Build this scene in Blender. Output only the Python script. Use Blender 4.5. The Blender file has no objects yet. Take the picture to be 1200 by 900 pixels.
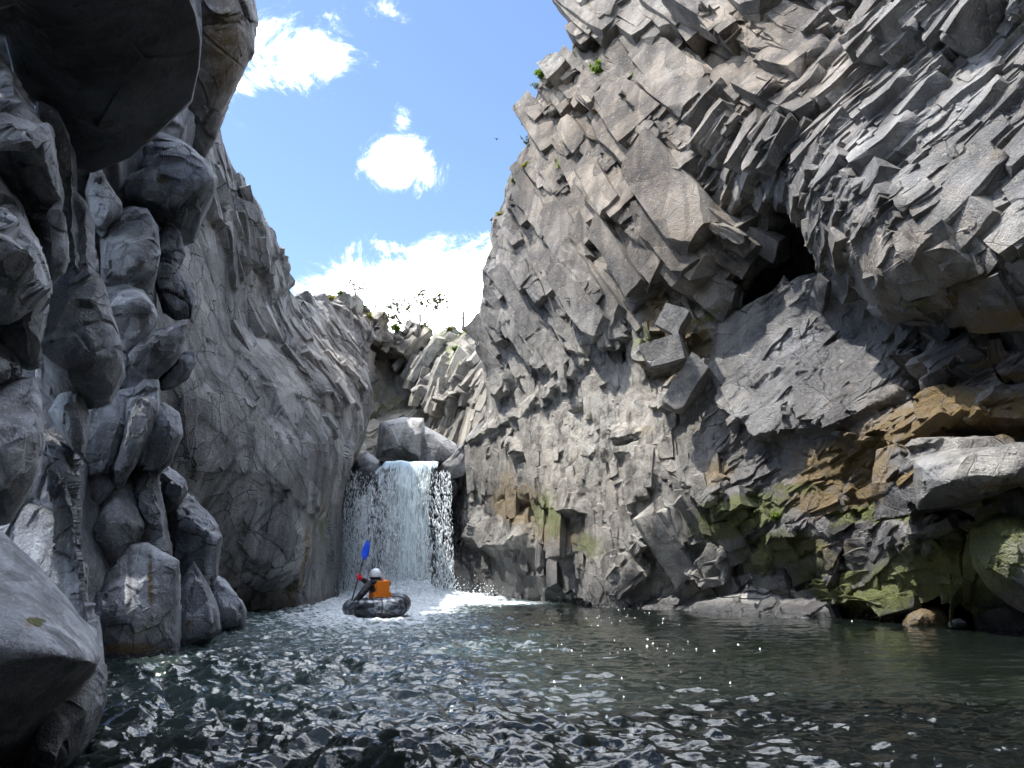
import bpy, bmesh, math, random
import numpy as np
from mathutils import Vector, Matrix
random.seed(7)
rng = np.random.default_rng(11)
S = bpy.context.scene
COL = S.collection
R = math.radians

# ------------------------------------------------------------------ camera, sky, sun, exposure
F = 885.0                      # focal length in photo pixels (photo 1200 x 900)
PITCH = R(13.9)
EYE = np.array([0.0, 0.0, 0.9])
cam = bpy.data.cameras.new('camera')
cam.sensor_width = 36.0
cam.lens = 36.0 * F / 1200.0
cam.clip_start = 0.05
cam.clip_end = 4000
camo = bpy.data.objects.new('camera', cam)
COL.objects.link(camo)
camo.location = EYE
camo.rotation_euler = (R(90) + PITCH, 0, 0)
S.camera = camo

SUN_EL, SUN_AZ = R(64), R(-98)        # azimuth measured from +Y towards +X (negative = from the left)
S.view_settings.view_transform = 'Standard'
S.view_settings.look = 'None'
S.view_settings.gamma = 1
S.view_settings.use_curve_mapping = False
S.view_settings.exposure = 2.1
S.render.engine = 'CYCLES'
S.cycles.max_bounces = 6
S.cycles.diffuse_bounces = 3
S.cycles.glossy_bounces = 3
S.cycles.transparent_max_bounces = 12
S.cycles.volume_bounces = 0
S.cycles.use_adaptive_sampling = True
S.cycles.adaptive_threshold = 0.03

sun = bpy.data.lights.new('sun', 'SUN')
sun.energy = 2.0
sun.angle = R(0.6)
sun.color = (1.0, 0.95, 0.88)
suno = bpy.data.objects.new('sun', sun)
COL.objects.link(suno)
sd = Vector((math.sin(SUN_AZ) * math.cos(SUN_EL), math.cos(SUN_AZ) * math.cos(SUN_EL), math.sin(SUN_EL)))
suno.rotation_euler = sd.to_track_quat('Z', 'Y').to_euler()
suno.location = (-20, 0, 40)


class NT:
    """small helper round a node tree"""
    def __init__(self, tree):
        self.t = tree
        self.n = tree.nodes
        self.l = tree.links

    def add(self, typ, **kw):
        nd = self.n.new(typ)
        for k, v in kw.items():
            if k == 'inp':
                for a, b in v.items():
                    if isinstance(b, bpy.types.NodeSocket):
                        self.l.new(b, nd.inputs[a])
                    else:
                        nd.inputs[a].default_value = b
            else:
                setattr(nd, k, v)
        return nd

    def math(self, op, a, b=None, c=None, clamp=False):
        nd = self.n.new('ShaderNodeMath')
        nd.operation = op
        nd.use_clamp = clamp
        for i, v in enumerate((a, b, c)):
            if v is None:
                continue
            if isinstance(v, bpy.types.NodeSocket):
                self.l.new(v, nd.inputs[i])
            else:
                nd.inputs[i].default_value = v
        return nd.outputs[0]

    def mix(self, fac, a, b, mode='MIX'):
        nd = self.n.new('ShaderNodeMix')
        nd.data_type = 'RGBA'
        nd.blend_type = mode
        for i, v in ((0, fac), (6, a), (7, b)):
            if isinstance(v, bpy.types.NodeSocket):
                self.l.new(v, nd.inputs[i])
            elif i == 0:
                nd.inputs[0].default_value = v
            else:
                nd.inputs[i].default_value = (*v, 1)
        return nd.outputs[2]

    def ramp(self, fac, lo, hi):
        nd = self.n.new('ShaderNodeMapRange')
        nd.interpolation_type = 'SMOOTHSTEP'
        self.l.new(fac, nd.inputs[0])
        nd.inputs[1].default_value = lo
        nd.inputs[2].default_value = hi
        return nd.outputs[0]

    def noise(self, vec, scale, detail=4, rough=0.55, dist=0.0):
        nd = self.n.new('ShaderNodeTexNoise')
        nd.inputs['Scale'].default_value = scale
        nd.inputs['Detail'].default_value = detail
        nd.inputs['Roughness'].default_value = rough
        nd.inputs['Distortion'].default_value = dist
        if vec is not None:
            self.l.new(vec, nd.inputs['Vector'])
        return nd.outputs[0]


def ray(px, py):
    """world direction through a photo pixel, scaled so that its Y component is 1"""
    cx = (np.asarray(px, float) - 600) / F
    cy = (450 - np.asarray(py, float)) / F
    y = math.cos(PITCH) - cy * math.sin(PITCH)
    z = math.sin(PITCH) + cy * math.cos(PITCH)
    return np.stack([cx / y, np.ones_like(cx), z / y], -1)


def U(px, py, Y):
    """the point at forward distance Y seen at a photo pixel"""
    return EYE + ray(px, py) * np.asarray(Y, float)[..., None]


def proj(P):
    d = P - EYE
    yc = d[..., 1] * math.cos(PITCH) + d[..., 2] * math.sin(PITCH)
    zc = -d[..., 1] * math.sin(PITCH) + d[..., 2] * math.cos(PITCH)
    return 600 + F * d[..., 0] / yc, 450 - F * zc / yc


def water_Y(px, py):
    r = ray(px, py)
    return -EYE[2] / r[..., 2]


# the sky: Nishita plus broken cumulus and added off-frame fill clouds, given by direction
world = bpy.data.worlds.new('World')
S.world = world
world.use_nodes = True
nt = NT(world.node_tree)
nt.n.clear()
sky = nt.add('ShaderNodeTexSky', sky_type='NISHITA', sun_disc=False)
sky.sun_elevation = SUN_EL
sky.sun_rotation = SUN_AZ
sky.air_density = 1.0
sky.altitude = 1500
sky.dust_density = 0.6
sky.ozone_density = 2.0
tc = nt.add('ShaderNodeTexCoord')
sep = nt.add('ShaderNodeSeparateXYZ', inp={0: tc.outputs['Generated']})
yy = nt.math('MAXIMUM', sep.outputs[1], 0.02)
uu = nt.math('DIVIDE', sep.outputs[0], yy)
vv = nt.math('DIVIDE', sep.outputs[2], yy)
n1 = nt.noise(tc.outputs['Generated'], 11.0, 12, 0.72, 0.6)
n2 = nt.noise(tc.outputs['Generated'], 2.2, 6, 0.6)
CLOUDS = [(335, 55, 75, 55, 1.0), (300, 95, 45, 25, .9), (385, 70, 30, 30, .8), (465, 190, 42, 36, 1.05), (470, 138, 20, 26, .8), (505, 205, 20, 26, .5),
          (470, 20, 40, 30, .45), (440, 352, 80, 52, 1.2), (530, 345, 80, 56, 1.3), (600, 340, 60, 66, 1.1), (260, 90, 70, 30, .75),
          (480, 400, 170, 70, 1.25)]
acc = None
for (cx, cy, rx, ry, st) in CLOUDS:
    c0 = ray(cx, cy)
    u0, v0 = float(c0[0]), float(c0[2])
    kx = rx / F * 1.15
    ky = ry / F * 1.25
    a = nt.math('DIVIDE', nt.math('SUBTRACT', uu, u0), kx)
    b = nt.math('DIVIDE', nt.math('SUBTRACT', vv, v0), ky)
    d2 = nt.math('ADD', nt.math('MULTIPLY', a, a), nt.math('MULTIPLY', b, b))
    g = nt.math('MULTIPLY', nt.math('POWER', 2.718, nt.math('MULTIPLY', d2, -0.9)), st)
    acc = g if acc is None else nt.math('MAXIMUM', acc, g)
front = nt.ramp(sep.outputs[1], 0.02, 0.15)
acc = nt.math('MULTIPLY', acc, front)
over = nt.math('MULTIPLY', nt.ramp(n2, 0.22, 0.50), nt.math('MULTIPLY', nt.ramp(sep.outputs[2], 0.68, 0.76), nt.ramp(sep.outputs[1], -0.12, 0.25)))  # unseen bright cloud overhead, added to fill the gorge and reflect in the water
acc = nt.math('MAXIMUM', acc, over)
behind = nt.math('MULTIPLY', nt.ramp(n2, 0.45, 0.62), nt.ramp(nt.math('MULTIPLY', sep.outputs[1], -1.0), -0.1, 0.3))  # unseen cloud behind the camera, added for reflections and fill light
acc = nt.math('MAXIMUM', acc, behind)
mask = nt.math('ADD', acc, nt.math('MULTIPLY', nt.math('SUBTRACT', n1, 0.5), 2.7))
mask = nt.math('POWER', nt.ramp(mask, 0.22, 1.12), 2.6)
mask = nt.math('MULTIPLY', mask, nt.ramp(acc, 0.02, 0.15))
csh = nt.ramp(n1, 0.35, 0.7)
ccol = nt.mix(csh, (20.0, 22.0, 25.5), (42.0, 43.0, 45.0))
skyc = nt.mix(mask, sky.outputs[0], ccol)
bg = nt.add('ShaderNodeBackground', inp={'Color': skyc, 'Strength': 0.08})
wo = nt.add('ShaderNodeOutputWorld', inp={'Surface': bg.outputs[0]})


# ------------------------------------------------------------------ numeric helpers
def _hash(ix, iy, iz, k):
    h = (ix.astype(np.uint32) * np.uint32(374761393) + iy.astype(np.uint32) * np.uint32(668265263)
         + iz.astype(np.uint32) * np.uint32(2147483647) + np.uint32(k * 974711 + 17))
    h = (h ^ (h >> np.uint32(13))) * np.uint32(1274126177)
    h = (h ^ (h >> np.uint32(16))) * np.uint32(2246822519)
    h = h ^ (h >> np.uint32(15))
    return (h & np.uint32(0xFFFFFF)).astype(np.float32) / np.float32(0xFFFFFF)


def vnoise(q, k=0):
    q = np.asarray(q, np.float32)
    i = np.floor(q).astype(np.int64)
    f = q - i
    f = f * f * f * (f * (f * 6 - 15) + 10)
    out = 0
    for dx in (0, 1):
        wx = f[:, 0] if dx else 1 - f[:, 0]
        for dy in (0, 1):
            wy = f[:, 1] if dy else 1 - f[:, 1]
            for dz in (0, 1):
                wz = f[:, 2] if dz else 1 - f[:, 2]
                out = out + wx * wy * wz * _hash(i[:, 0] + dx, i[:, 1] + dy, i[:, 2] + dz, k)
    return out - 0.5


def fbm(q, octv=4, k=0, gain=0.5):
    q = np.asarray(q, np.float32)
    a, s, o = 1.0, 1.0, 0
    for j in range(octv):
        o = o + a * vnoise(q * s + 13.7 * j, k + j)
        a *= gain
        s *= 2.03
    return o


def ridged(q, octv=4, k=0):
    a, s, o = 1.0, 1.0, 0
    for j in range(octv):
        o = o + a * (0.5 - np.abs(vnoise(q * s + 7.3 * j, k + j)) * 2)
        a *= 0.5
        s *= 2.1
    return o


def voronoi(q, k=0):
    """F1, F2, random numbers of the cell (3) and the offset from its centre, all per point"""
    q = np.asarray(q, np.float32)
    N = len(q)
    i = np.floor(q).astype(np.int64)
    f1 = np.full(N, 9.0, np.float32)
    f2 = np.full(N, 9.0, np.float32)
    off = np.zeros((N, 3), np.float32)
    cid = np.zeros((N, 3), np.int64)
    for dx in (-1, 0, 1):
        for dy in (-1, 0, 1):
            for dz in (-1, 0, 1):
                c = i + np.array([dx, dy, dz])
                pt = np.stack([_hash(c[:, 0], c[:, 1], c[:, 2], k + m) for m in (1, 2, 3)], 1)
                o = q - (c + 0.12 + 0.76 * pt)
                d = np.sqrt((o * o).sum(1))
                near = d < f1
                f2 = np.where(near, f1, np.minimum(f2, d))
                f1 = np.where(near, d, f1)
                off[near] = o[near]
                cid[near] = c[near]
    rnd = np.stack([_hash(cid[:, 0], cid[:, 1], cid[:, 2], k + m) for m in (5, 6, 7, 8)], 1)
    return f1, f2, rnd, off


def facets(P, axes, sizes, amp, tilt, bias=(0, 0, 0), k=0, warp=0.13):
    """height of a jointed rock: every Voronoi block has its own offset (amp) and its own tilt (metres of rise across the block)"""
    A = np.asarray(axes, float)
    A = A / np.linalg.norm(A, axis=1)[:, None]
    L = np.asarray(sizes, float)
    W = np.stack([fbm(P * 0.8 / L.min() + 31 * m, 2, k + 40 + m) for m in range(3)], 1) * warp * L.min()
    q = ((P + W) @ A.T) / L
    f1, f2, rnd, off = voronoi(q, k)
    g = (rnd[:, 1:4] - 0.5) * 2 + np.asarray(bias, float)[None, :]
    h = amp * (rnd[:, 0] - 0.5) * 2 + tilt * (off * g).sum(1)
    crack = np.clip((f2 - f1) / 0.07, 0, 1)
    return h.astype(np.float32), crack.astype(np.float32)


def chisel(P, N, cell, blend, k):
    """cut a rounded rock into flat faces: every cell of the surface is pressed onto its own mean plane"""
    W = np.stack([fbm(P / cell * 0.7 + 17 * m, 2, k + 60 + m) for m in range(3)], 1) * cell * 0.25
    f1, f2, rnd, off = voronoi((P + W) / cell, k)
    key = np.round(rnd[:, 0] * 4e6).astype(np.int64) * 4000003 + np.round(rnd[:, 1] * 4e6).astype(np.int64)
    _, inv = np.unique(key, return_inverse=True)
    cnt = np.bincount(inv)
    c = np.stack([np.bincount(inv, P[:, m]) / cnt for m in range(3)], 1)[inv]
    n = np.stack([np.bincount(inv, N[:, m]) / cnt for m in range(3)], 1)
    n = (n / (np.linalg.norm(n, axis=1)[:, None] + 1e-9))[inv]
    d = ((P - c) * n).sum(1)
    return P - n * np.clip(d * blend, -0.22 * cell, 0.22 * cell)[:, None]


def tps(ctrl, px, py, reg=0.02, tent=False):
    """thin-plate interpolation of Y through (px, py, Y) controls"""
    C = np.array(ctrl, float)
    X = C[:, :2] / 100.0
    n = len(C)
    r2 = ((X[:, None] - X[None]) ** 2).sum(-1)
    K = (-np.sqrt(r2) if tent else np.where(r2 > 0, r2 * np.log(r2 + 1e-12), 0)) + reg * np.eye(n)
    Pm = np.hstack([np.ones((n, 1)), X])
    M = np.zeros((n + 3, n + 3))
    M[:n, :n] = K
    M[:n, n:] = Pm
    M[n:, :n] = Pm.T
    w = np.linalg.solve(M, np.concatenate([C[:, 2], [0, 0, 0]]))
    shp = np.shape(px)
    Q = np.stack([np.ravel(px), np.ravel(py)], 1) / 100.0
    out = np.empty(len(Q))
    for s in range(0, len(Q), 40000):
        q = Q[s:s + 40000]
        d2 = ((q[:, None] - X[None]) ** 2).sum(-1)
        out[s:s + 40000] = (-np.sqrt(d2) if tent else d2 * np.log(d2 + 1e-12)) @ w[:n] + w[n] + q @ w[n + 1:]
    return out.reshape(shp)


def inside(poly, x, y):
    r = np.zeros(x.shape, bool)
    p = np.array(poly, float)
    q = np.roll(p, -1, 0)
    for (x0, y0), (x1, y1) in zip(p, q):
        if y0 == y1:
            continue
        c = ((y0 > y) != (y1 > y)) & (x < (x1 - x0) * (y - y0) / (y1 - y0) + x0)
        r ^= c
    return r


def blob(px, py, items):
    o = np.zeros(np.shape(px), np.float32)
    for it in items:
        cx, cy, rx, ry, st = it[:5]
        a = R(it[5]) if len(it) > 5 else 0.0
        dx, dy = px - cx, py - cy
        u = dx * math.cos(a) + dy * math.sin(a)
        v = -dx * math.sin(a) + dy * math.cos(a)
        o = np.maximum(o, st * np.exp(-((u / rx) ** 2 + (v / ry) ** 2)))
    return o


def smooth(a, n=1):
    for _ in range(n):
        b = np.pad(a, [(1, 1), (1, 1)] + [(0, 0)] * (a.ndim - 2), mode='edge')
        a = (b[1:-1, 1:-1] * 4 + b[:-2, 1:-1] * 2 + b[2:, 1:-1] * 2 + b[1:-1, :-2] * 2 + b[1:-1, 2:] * 2
             + b[:-2, :-2] + b[2:, :-2] + b[:-2, 2:] + b[2:, 2:]) / 16
    return a


def grid_normals(P):
    du = np.gradient(P, axis=1)
    dv = np.gradient(P, axis=0)
    n = np.cross(du, dv)
    n /= np.linalg.norm(n, axis=-1)[..., None] + 1e-9
    return n


def mesh_from(name, co, quads, mat, attrs=None, parent=None):
    me = bpy.data.meshes.new(name)
    co = np.asarray(co, np.float32).reshape(-1, 3)
    fl = [np.asarray(q, np.int32) for q in (quads if isinstance(quads, list) and isinstance(quads[0], np.ndarray) else [quads])]
    loops = np.concatenate([q.ravel() for q in fl])
    tot = np.concatenate([np.full(len(q), q.shape[1], np.int32) for q in fl])
    me.vertices.add(len(co))
    me.vertices.foreach_set('co', co.ravel())
    me.loops.add(len(loops))
    me.loops.foreach_set('vertex_index', loops)
    me.polygons.add(len(tot))
    me.polygons.foreach_set('loop_start', np.concatenate([[0], np.cumsum(tot)[:-1]]).astype(np.int32))
    me.polygons.foreach_set('loop_total', tot)
    me.polygons.foreach_set('use_smooth', np.ones(len(tot), bool))
    me.update(calc_edges=True)
    for a, v in (attrs or {}).items():
        at = me.attributes.new(a, 'FLOAT', 'POINT')
        at.data.foreach_set('value', np.asarray(v, np.float32).ravel())
    if mat:
        me.materials.append(mat)
    ob = bpy.data.objects.new(name, me)
    COL.objects.link(ob)
    if parent:
        ob.parent = parent
    return ob


def grid_quads(H, W):
    i = np.arange(H * W).reshape(H, W)
    return np.stack([i[:-1, :-1], i[:-1, 1:], i[1:, 1:], i[1:, :-1]], -1).reshape(-1, 4)


def tag(o, label=None, cat=None, group=None, kind=None):
    if label: o['label'] = label
    if cat: o['category'] = cat
    if group: o['group'] = group
    if kind: o['kind'] = kind
    return o


def empty(name, loc=(0, 0, 0), rz=0.0):
    o = bpy.data.objects.new(name, None)
    COL.objects.link(o)
    o.location = loc
    o.rotation_euler = (0, 0, rz)
    return o


# ------------------------------------------------------------------ materials
def simple(name, col, rough=0.6, var=0.15, scale=20, bump=0.0, metallic=0.0):
    m = bpy.data.materials.new(name)
    m.use_nodes = True
    t = NT(m.node_tree)
    b = t.n['Principled BSDF']
    tcn = t.add('ShaderNodeTexCoord')
    n = t.noise(tcn.outputs['Object'], scale, 5)
    c = t.mix(n, tuple(x * (1 - var) for x in col), tuple(min(1, x * (1 + var)) for x in col))
    t.l.new(c, b.inputs['Base Color'])
    b.inputs['Roughness'].default_value = rough
    b.inputs['Metallic'].default_value = metallic
    if bump:
        bp = t.add('ShaderNodeBump', inp={'Strength': bump, 'Distance': 0.02, 'Height': n})
        t.l.new(bp.outputs[0], b.inputs['Normal'])
    return m


def rock_mat(name, dark, light, warm, lichen=0.35, pit=0.5, scale=1.0, rough=0.8, bump=0.55, cracks=0.4):
    m = bpy.data.materials.new(name)
    m.use_nodes = True
    t = NT(m.node_tree)
    b = t.n['Principled BSDF']
    geo = t.add('ShaderNodeNewGeometry')
    P = geo.outputs['Position']

    def at(a):
        return t.add('ShaderNodeAttribute', attribute_name=a).outputs['Fac']
    big = t.noise(P, 0.55 * scale, 4, 0.6, 0.3)
    med = t.noise(P, 3.2 * scale, 6, 0.66)
    fine = t.noise(P, 23 * scale, 4, 0.7)
    c = t.mix(t.ramp(big, 0.32, 0.68), dark, light)
    c = t.mix(t.math('MULTIPLY', t.ramp(med, 0.4, 0.68), 0.5), c, warm)
    c = t.mix(at('warm'), c, t.mix(1.0, c, (0.92, 0.78, 0.63), 'MULTIPLY'))
    wv = t.add('ShaderNodeTexNoise', inp={'Vector': P, 'Scale': 1.6 * scale, 'Detail': 3.0})
    wp = t.add('ShaderNodeMix', data_type='VECTOR', inp={0: 0.16 / scale})
    t.l.new(P, wp.inputs[4])
    t.l.new(wv.outputs['Color'], wp.inputs[5])
    cell = t.add('ShaderNodeTexVoronoi', inp={'Vector': wp.outputs[1], 'Scale': 1.5 * scale})
    c = t.mix(1.0, c, t.mix(t.math('FRACT', t.math('MULTIPLY', cell.outputs['Color'], 3.0)), (0.62, 0.62, 0.63), (1.30, 1.30, 1.29)), 'MULTIPLY')
    ck1 = t.add('ShaderNodeTexVoronoi', feature='DISTANCE_TO_EDGE', inp={'Vector': wp.outputs[1], 'Scale': 1.5 * scale})
    ck2 = t.add('ShaderNodeTexVoronoi', feature='DISTANCE_TO_EDGE', inp={'Vector': wp.outputs[1], 'Scale': 4.7 * scale})
    k1 = t.math('SUBTRACT', 1.0, t.ramp(ck1.outputs['Distance'], 0.002, 0.018))
    k2 = t.math('MULTIPLY', t.math('SUBTRACT', 1.0, t.ramp(ck2.outputs['Distance'], 0.006, 0.035)), t.ramp(med, 0.44, 0.60))
    ck = t.math('MAXIMUM', k1, t.math('MULTIPLY', k2, 0.75))
    ck = t.math('MULTIPLY', ck, t.math('MULTIPLY', t.ramp(t.noise(P, 0.9 * scale, 3), 0.44, 0.60), cracks))
    sp = t.mix(t.ramp(fine, 0.3, 0.7), (0.84, 0.84, 0.85), (1.14, 1.14, 1.12))
    c = t.mix(1.0, c, sp, 'MULTIPLY')
    smp = t.add('ShaderNodeMapping', inp={'Vector': P, 'Scale': (1.5 * scale, 1.5 * scale, 0.28 * scale)})
    stk = t.noise(smp.outputs[0], 1.0, 5, 0.62, 0.6)
    c = t.mix(1.0, c, t.mix(t.ramp(stk, 0.36, 0.60), (0.58, 0.57, 0.56), (1.16, 1.16, 1.15)), 'MULTIPLY')
    # pale crusts of lichen
    li = t.noise(P, 9 * scale, 5, 0.72, 0.4)
    lf = t.math('MULTIPLY', t.ramp(li, 0.60, 0.68), lichen)
    c = t.mix(lf, c, (0.42, 0.43, 0.40))
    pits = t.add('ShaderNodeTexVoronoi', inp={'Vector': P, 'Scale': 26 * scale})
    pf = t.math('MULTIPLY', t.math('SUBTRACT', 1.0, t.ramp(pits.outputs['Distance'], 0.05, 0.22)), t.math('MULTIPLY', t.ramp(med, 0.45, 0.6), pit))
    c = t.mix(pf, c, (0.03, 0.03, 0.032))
    # joints filled with dirt
    c = t.mix(t.math('MULTIPLY', ck, 0.8), c, (0.02, 0.02, 0.021))
    c = t.mix(t.math('MULTIPLY', at('crack'), 0.75), c, (0.025, 0.024, 0.024))
    wet = at('wet')
    wn = t.math('MULTIPLY', wet, t.ramp(t.noise(P, 1.7 * scale, 6, 0.65), 0.18, 0.50))
    c = t.mix(wn, c, t.mix(1.0, c, (0.42, 0.46, 0.54), 'MULTIPLY'))
    c = t.mix(at('stain_shade'), c, t.mix(1.0, c, (0.32, 0.31, 0.30), 'MULTIPLY'))  # dark waterline and streaks, plus shade painted into hollows and undersides
    # stains
    br = t.noise(P, 7 * scale, 6, 0.8, 0.3)
    oc = t.math('MULTIPLY', at('ochre'), 2.1)
    oc = t.ramp(t.math('ADD', oc, t.math('MULTIPLY', t.math('SUBTRACT', br, 0.5), 1.8)), 0.35, 0.85)
    oc = t.math('MULTIPLY', oc, t.ramp(at('ochre'), 0.02, 0.2))
    c = t.mix(t.math('MULTIPLY', oc, t.ramp(med, 0.25, 0.55)), c, t.mix(fine, (0.060, 0.040, 0.015), (0.185, 0.125, 0.045)))
    ms = t.math('MULTIPLY', at('moss'), 2.0)
    ms = t.ramp(t.math('ADD', ms, t.math('MULTIPLY', t.math('SUBTRACT', br, 0.5), 2.2)), 0.40, 0.85)
    ms = t.math('MULTIPLY', ms, t.ramp(at('moss'), 0.02, 0.2))
    c = t.mix(t.math('MULTIPLY', ms, t.ramp(fine, 0.25, 0.55)), c, t.mix(fine, (0.035, 0.045, 0.009), (0.185, 0.205, 0.045)))
    pale = t.math('MULTIPLY', at('pale'), t.ramp(med, 0.35, 0.6))
    c = t.mix(pale, c, (0.50, 0.49, 0.44))
    t.l.new(c, b.inputs['Base Color'])
    ro = t.math('SUBTRACT', rough, t.math('MULTIPLY', wn, rough - 0.24))
    t.l.new(ro, b.inputs['Roughness'])
    t.l.new(t.math('ADD', 0.4, t.math('MULTIPLY', wn, 0.5)), b.inputs['Specular IOR Level'])
    h = t.math('ADD', t.math('MULTIPLY', med, 0.09 / scale), t.math('MULTIPLY', fine, 0.022 / scale))
    h = t.math('SUBTRACT', h, t.math('MULTIPLY', pf, 0.02 / scale))
    h = t.math('ADD', h, t.math('MULTIPLY', t.math('MULTIPLY', ms, fine), 0.05))
    h = t.math('SUBTRACT', h, t.math('MULTIPLY', ck, 0.05 / scale))
    mus = t.add('ShaderNodeTexNoise', inp={'Vector': P, 'Scale': 11.0 * scale, 'Detail': 4.0, 'Roughness': 0.7, 'Distortion': 0.8})
    h = t.math('ADD', h, t.math('MULTIPLY', t.math('ABSOLUTE', t.math('SUBTRACT', mus.outputs[0], 0.5)), 0.06 / scale))
    bp = t.add('ShaderNodeBump', inp={'Strength': bump, 'Distance': 1.0, 'Height': h})
    t.l.new(bp.outputs[0], b.inputs['Normal'])
    return m


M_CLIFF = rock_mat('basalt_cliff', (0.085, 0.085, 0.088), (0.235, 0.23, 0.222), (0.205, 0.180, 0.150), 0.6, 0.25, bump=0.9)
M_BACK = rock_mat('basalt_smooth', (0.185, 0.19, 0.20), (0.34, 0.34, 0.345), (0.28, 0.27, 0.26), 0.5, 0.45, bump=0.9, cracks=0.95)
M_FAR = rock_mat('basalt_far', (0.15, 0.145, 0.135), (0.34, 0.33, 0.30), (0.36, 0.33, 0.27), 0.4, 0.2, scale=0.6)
M_BOULDER = rock_mat('basalt_boulder', (0.150, 0.168, 0.200), (0.31, 0.33, 0.37), (0.22, 0.23, 0.25), 0.7, 0.75, scale=1.8, bump=0.9, cracks=0.12)  # blue of the sky light is put into the base colour
M_NEAR = rock_mat('basalt_near', (0.165, 0.182, 0.212), (0.31, 0.328, 0.36), (0.22, 0.23, 0.25), 0.7, 0.8, scale=3.0, bump=0.9, cracks=0.08)  # same sky-light blue painted into the near boulders
M_SHADED = rock_mat('basalt_shaded', (0.040, 0.044, 0.052), (0.068, 0.074, 0.088), (0.055, 0.055, 0.06), 0.05, 0.1, scale=1.5, bump=0.2, cracks=0.0)  # darkness of the unlit overhang underside is put into the base colour

ZERO_ATTRS = ('warm', 'crack', 'ochre', 'moss', 'pale', 'wet', 'stain_shade')
SURF = []                                   # (co, front pixel x, y) of the built rock, for standing plants on it


def unit_blocks(n, seed):
    """broken joint blocks: hulls of chipped boxes"""
    r = random.Random(seed)
    out = []
    for _ in range(n):
        bm = bmesh.new()
        for sx in (-1, 1):
            for sy in (-1, 1):
                for sz in (-1, 1):
                    c = Vector((sx * r.uniform(.36, .5), sy * r.uniform(.36, .5), sz * r.uniform(.38, .5)))
                    if r.random() < 0.5:
                        for ax in range(3):
                            v = c.copy()
                            v[ax] *= r.uniform(.25, .85)
                            bm.verts.new(v)
                    else:
                        bm.verts.new(c)
        h = bmesh.ops.convex_hull(bm, input=bm.verts)
        bmesh.ops.delete(bm, geom=[g for g in h['geom_interior'] if isinstance(g, bmesh.types.BMVert)], context='VERTS')
        bmesh.ops.triangulate(bm, faces=bm.faces)
        bmesh.ops.subdivide_edges(bm, edges=bm.edges, cuts=2, use_grid_fill=True)
        bmesh.ops.triangulate(bm, faces=bm.faces)
        bmesh.ops.recalc_face_normals(bm, faces=bm.faces)
        bm.verts.ensure_lookup_table()
        bm.verts.index_update()
        out.append((np.array([v.co[:] for v in bm.verts]), np.array([[v.index for v in f.verts] for f in bm.faces])))
        bm.free()
    return out


UNIT = unit_blocks(48, 5)


def scatter_blocks(P, N, fx, fy, at, attr_fn, spec, count, seed):
    """joint blocks standing proud of a rock face; spec(px, py, P) -> axes, sizes, keep probability per point"""
    r = np.random.default_rng(seed)
    H, W = fx.shape
    ii = r.integers(0, H, count * 3)
    jj = r.integers(0, W, count * 3)
    pos, nor = P[ii, jj], N[ii, jj]
    A1, size, keep, tilt = spec(fx[ii, jj], fy[ii, jj], pos)
    sel = np.where(r.random(len(ii)) < keep)[0][:count]
    cos, fcs, ats, base = [], [], {a: [] for a in at}, 0
    for q in sel:
        n = nor[q] / np.linalg.norm(nor[q])
        u = A1[q] - n * A1[q].dot(n)
        u /= np.linalg.norm(u) + 1e-9
        v = np.cross(n, u)
        if v[2] > 0:
            v, u = -v, -u                            # v points down the face
        v = np.cross(n, u) if np.cross(n, u)[2] < 0 else -np.cross(n, u)
        j1, j2, j3 = r.normal(0, .06), r.normal(0, .08) + tilt[q], r.normal(0, .06)
        u2 = u + j1 * v + j3 * n
        u2 /= np.linalg.norm(u2)
        n2 = n - j2 * v
        n2 = n2 - u2 * n2.dot(u2)
        n2 /= np.linalg.norm(n2)
        v2 = np.cross(n2, u2)
        L = size[q] * np.exp(r.normal(0, .24, 3)) * np.exp(r.normal(0, .30))
        c = pos[q] + n * L[2] * r.uniform(-0.56, -0.18)
        co, fa = UNIT[r.integers(len(UNIT))]
        sg = np.where(r.random(3) < .5, -1.0, 1.0)
        M = np.stack([u2 * L[0], v2 * L[1], n2 * L[2]])
        cos.append(c + (co * sg) @ M)
        flip = (sg.prod() * np.linalg.det(M)) < 0
        fcs.append((fa[:, ::-1] if flip else fa) + base)
        base += len(co)
        for a in at:
            pass
    co = np.concatenate(cos)
    d = np.stack([fbm(co * 3.2 + 19 * m, 3, 850 + m) for m in range(3)], 1) * 0.075 + np.stack([fbm(co * 13 + 19 * m, 2, 860 + m) for m in range(3)], 1) * 0.022
    co = co + d
    x, y = proj(co)
    ab = {a: np.zeros(len(co)) for a in at}
    attr_fn(ab, x + 10 * fbm(co * 1.1, 3, 71), y + 10 * fbm(co * 1.1 + 9, 3, 72), co)
    return co, np.concatenate(fcs), ab


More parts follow.
